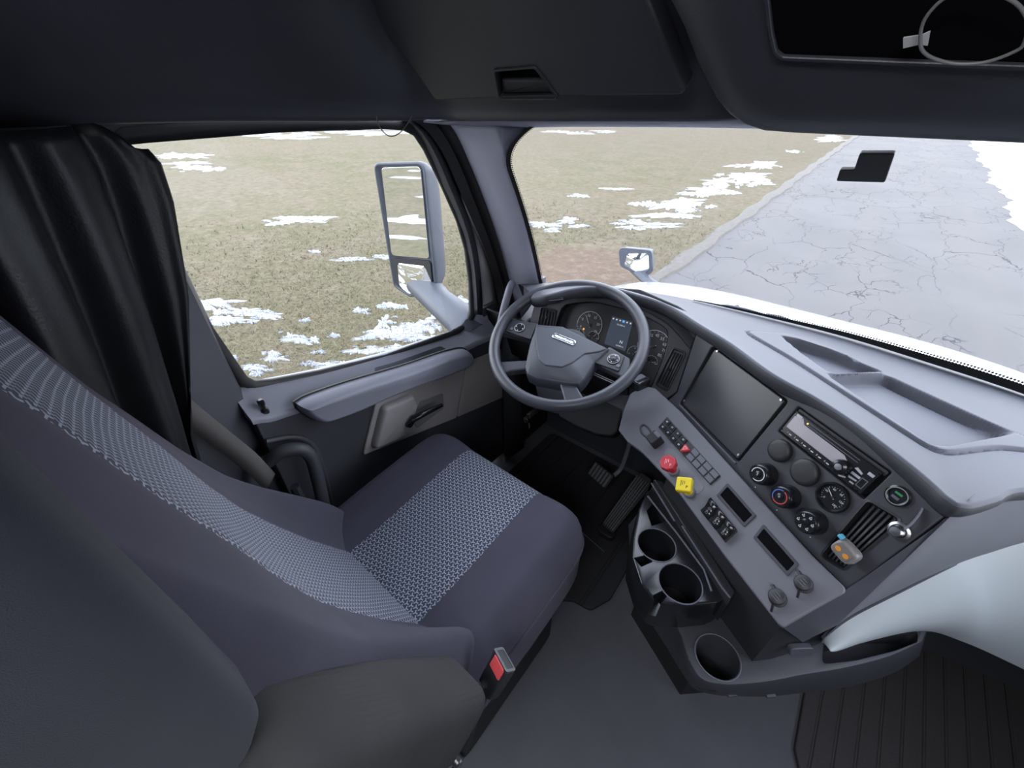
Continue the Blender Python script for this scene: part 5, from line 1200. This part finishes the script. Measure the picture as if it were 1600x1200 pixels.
dm = MB().prism(ZUP, round_poly(dmx, .03, 4), .001, .014, bev=.004).build('floor_mat', ribbed('ribbed_black_mat', (.024, .024, .028), 11)); tag(dm, 'black ribbed rubber mat under the pedals', 'floor mat')
pm = [tuple(onz(a, b, .004)[:2]) for a, b in ((1250, 1215), (1240, 1170), (1256, 1080))] + [(.40, 1.05), (.50, 1.38), (.95, 1.38), (.95, .66), (.45, .62)]
pmo = MB().prism(ZUP, round_poly(pm, .02, 4), .001, .014, bev=.004).build('floor_mat', ribbed('ribbed_brown_mat', (.046, .042, .044), 21)); tag(pmo, 'worn dark ribbed mat on the passenger side floor', 'floor mat')
dmt = [onz(x, y, .017) for x, y in ((910, 832), (944, 862))]
MB().tube(dmt, .0016, 6).build('mat_seam', GREYK, dm)

# ================================================================== air freshener on the vent, sensor on the glass
AFc = CP.spx(1319, 862, .030, -.12)
af = thing('air_freshener', 'oval grey air freshener with amber liquid clipped to the dash vent', 'air freshener', AFc.o)
MB().pillow(AFc, rrect(0, 0, .042, .034, .012, 5), rrect(0, 0, .036, .028, .010, 5), -.014, .004, 5).build('freshener_body', plastic('freshener_grey', (.20, .19, .185), .35, gs=0), af, smooth=60)
MB().prism(AFc, rrect(0, 0, .032, .024, .009, 5), .003, .0055, bev=.001).build('freshener_window', plastic('smoked_window', (.17, .16, .155), .2, gs=0), af)
for a in (-.008, .008):
    MB().prism(AFc, circ(a, -.002, .0055, 14, ry=.0045), .005, .0064, bev=.0005).build('amber_vial', flat('amber_liquid', (.65, .26, .04), .25), af)
MB().prism(AFc, rrect(-.021, .016, .009, .007, .002), -.004, .006, bev=.001).build('adjust_tab', flat('sky_blue_plastic', (.10, .40, .60), .4), af)
MB().tube([AFc.w(0, -.002, -.012), AFc.w(0, -.002, -.032)], .006, 8).build('vent_clip', BLACK, af)
sp_t = .478
sens_px = [(1345, 236), (1400, 236), (1384, 282), (1308, 280), (1314, 262), (1336, 262)]
sP = wsh(.49, .94); sN = nrm(np.cross(wsh(.52, .94) - sP, wsh(.49, .99) - sP)); sN = sN if sN[1] < 0 else -sN
SF = Fr(sP + sN * .004, (1, 0, 0), wsh(.49, 1.0) - sP)
if SF.n[1] > 0: SF = Fr(sP + sN * .004, (-1, 0, 0), wsh(.49, 1.0) - sP)
sq = SF.pxs(sens_px)
se = MB().prism(SF, round_poly(sq, .004, 3), -.002, .006, bev=.002).build('windshield_sensor', plastic('dark_sensor_plastic', (.030, .029, .024), .4)); tag(se, 'small black L-shaped sensor pad stuck high on the windshield', 'sensor')

# ================================================================== outside the glass: mirrors, hood, wiper
MFr = Fr((-1.46, 1.12, 1.0), nrm((.97, .24, 0)), (0, 0, 1))                 # faces rearward and to the driver
mi = thing('side_mirror', 'tall grey side mirror outside the driver window', 'mirror', MFr.o)
hpx = [(583, 262), (590, 254), (655, 252), (664, 258), (668, 270), (698, 440), (692, 452), (676, 462), (640, 464), (622, 452), (612, 436)]
mo_ = ccw(MFr.pxs([(584, 256), (662, 253), (680, 330), (678, 455), (640, 466), (618, 450), (606, 400)]))
mo_ = round_poly(MFr.pxs([(583, 254), (664, 252), (683, 448), (676, 462), (640, 464), (615, 448)]), .035, 6)
hs = MB()
rows = []
for k in range(8):
    f = k / 7; d = .14 * f; s = 1 - .35 * f ** 2.2
    c = np.mean(mo_, axis=0); rows.append([MFr.w(c[0] + (a - c[0]) * s, c[1] + (b - c[1]) * s, -d) for a, b in mo_])
rim = [MFr.w(a, b, .0) for a, b in offset(ccw(mo_), .012)]
hs.loft([[MFr.w(a, b, -.004) for a, b in offset(ccw(mo_), .016)], [MFr.w(a, b, .004) for a, b in offset(ccw(mo_), .010)], [MFr.w(a, b, .004) for a, b in offset(ccw(mo_), .004)]] + rows, ring=True, cap0=True, cap1=True).build('mirror_housing', HOUSE, mi, smooth=60)
up_ = MFr.pxs([(596, 262), (657, 260), (671, 404), (612, 399)]); lo_ = MFr.pxs([(614, 404), (672, 408), (675, 444), (664, 456), (640, 458), (622, 446)])
MB().prism(MFr, round_poly(up_, .018, 5), -.004, .0015, bev=.001).build('mirror_glass', MIRROR, mi)
# convex lower glass: a shallow dome
lo_ = round_poly(lo_, .014, 5); c = np.mean(lo_, axis=0); R_ = .45
rows = [[MFr.w(c[0] + (a - c[0]) * f, c[1] + (b - c[1]) * f, .002 + R_ - math.sqrt(R_ * R_) + (.012 - ((a - c[0]) ** 2 + (b - c[1]) ** 2) * f * f / (2 * R_))) for a, b in lo_] for f in (1, .8, .6, .4, .2, .02)]
MB().loft(rows, ring=True, cap1=True).build('convex_mirror_glass', MIRROR, mi, smooth=80)
MB().prism(MFr, offset(ccw(lo_), -.003), -.004, .0035).build('glass_divider', RUBBER, mi)
st = MFr.w(*MFr.px(650, 455), -.05); en = onx(728, 505, -1.06)
MB().tube([st + np.array([0, 0, .02]), st * .6 + en * .4, en, en + np.array([.03, 0, -.03])], [.075, .068, .075, .085], 16, ell=.75).build('mirror_arm', HOUSE, mi, smooth=70)
# hood mirror
HF = Fr(ony(995, 410, 2.35), nrm((.97, .20, 0)), (0, .1, 1))
hm = thing('hood_mirror', 'small rounded grey mirror on an arm over the front fender', 'mirror', HF.o)
hq = round_poly(HF.pxs([(966, 386), (1019, 391), (1021, 424), (1006, 434), (969, 416)]), .03, 5)
MB().pillow(HF, offset(ccw(hq), .012), hq, -.10, -.01, 5).build('mirror_housing', HOUSE, hm, smooth=60)
MB().prism(HF, hq, -.012, .004, bev=.004).build('mirror_rim', HOUSE, hm)
hg = offset(ccw(round_poly(HF.pxs([(966, 386), (1019, 391), (1021, 424), (1006, 434), (969, 416)]), .03, 5)), .010); c = np.mean(hg, axis=0)
MB().loft([[HF.w(c[0] + (a - c[0]) * f, c[1] + (b - c[1]) * f, .012 - ((a - c[0]) ** 2 + (b - c[1]) ** 2) * f * f / .7) for a, b in hg] for f in (1, .8, .6, .4, .2, .02)], ring=True, cap1=True).build('mirror_glass', MIRROR, hm, smooth=80)
MB().tube([HF.w(*HF.px(992, 425), -.05), ony(1010, 438, 2.30), ony(1045, 456, 2.20), ony(1075, 470, 2.1)], [.045, .035, .035, .04], 12, ell=.5).build('mirror_arm', HOUSE, hm, smooth=70)
# hood
ys = np.array([1.32, 1.45, 1.6, 1.8, 2.0, 2.3, 2.7, 3.1, 3.4]); zs = np.array([.875, .868, .845, .795, .715, .55, .25, -.1, -.5])
rows = []
for y_ in np.linspace(0, 1, 40):
    row = []
    for x in np.linspace(-1.05, 1.05, 61):
        y0_ = float(np.interp(x, wb[:, 0], wb[:, 1])) + .075; y = y0_ + (3.4 - y0_) * y_; z = float(np.interp(y, ys, zs)); e = max(0, abs(x) - .25); z2 = z - .20 * e ** 1.8 - .55 * max(0, abs(x) - .62) ** 1.7 + .018 * math.exp(-((abs(x) - .20) / .05) ** 2) * 0
        row.append((x, y, z2))
    rows.append(row)
hd_ = MB().loft(rows).build('truck_hood', PAINT, solid=.01, smooth=60); tag(hd_, 'white truck hood sloping away beyond the windshield', 'hood')
cw_ = MB().loft([[p + np.array([0, .01, -.05]) for p in wb], [p + np.array([0, .05, -.055]) for p in wb], [p + np.array([0, .09, -.075]) for p in wb]]).build('cowl_panel', RUBBER, solid=.01); struct(cw_, 'black cowl at the base of the windshield')
wi = thing('wiper', 'grey windshield wiper arm resting at the base of the glass', 'wiper', onz(1150, 482, .93))
def offglass(px, py, d):
    r = ray(px, py); best = None
    for t in np.linspace(.5, 3.0, 600):
        p = EYE + r / np.linalg.norm(r) * t
        i = float(np.interp(p[0], wb[:, 0], np.linspace(0, 1, 49))); b = wsh(i, max(-.06, (p[2] - .92) / .5))
        if p[1] > b[1] + d: return p
    return p
WP_ = [offglass(x, y, .02) for x, y in ((1112, 480), (1134, 478), (1152, 481), (1170, 485), (1200, 495))]
MB().tube(spline(WP_, 5), .005, 8).build('wiper_arm', HOUSE, wi, smooth=60)
MB().tube([offglass(x, y, .02) for x, y in ((1196, 494), (1215, 499), (1238, 507))], [.010, .015, .012], 10).build('wiper_pivot', HOUSE, wi, smooth=60)
MB().tube([offglass(x, y, .025) for x, y in ((1150, 479), (1153, 484))], .009, 8).build('wiper_clip', HOUSE, wi)
MB().tube([offglass(x, y, .012) for x, y in ((1080, 474), (1150, 487), (1225, 506))], .004, 6).build('wiper_blade', RUBBER, wi)
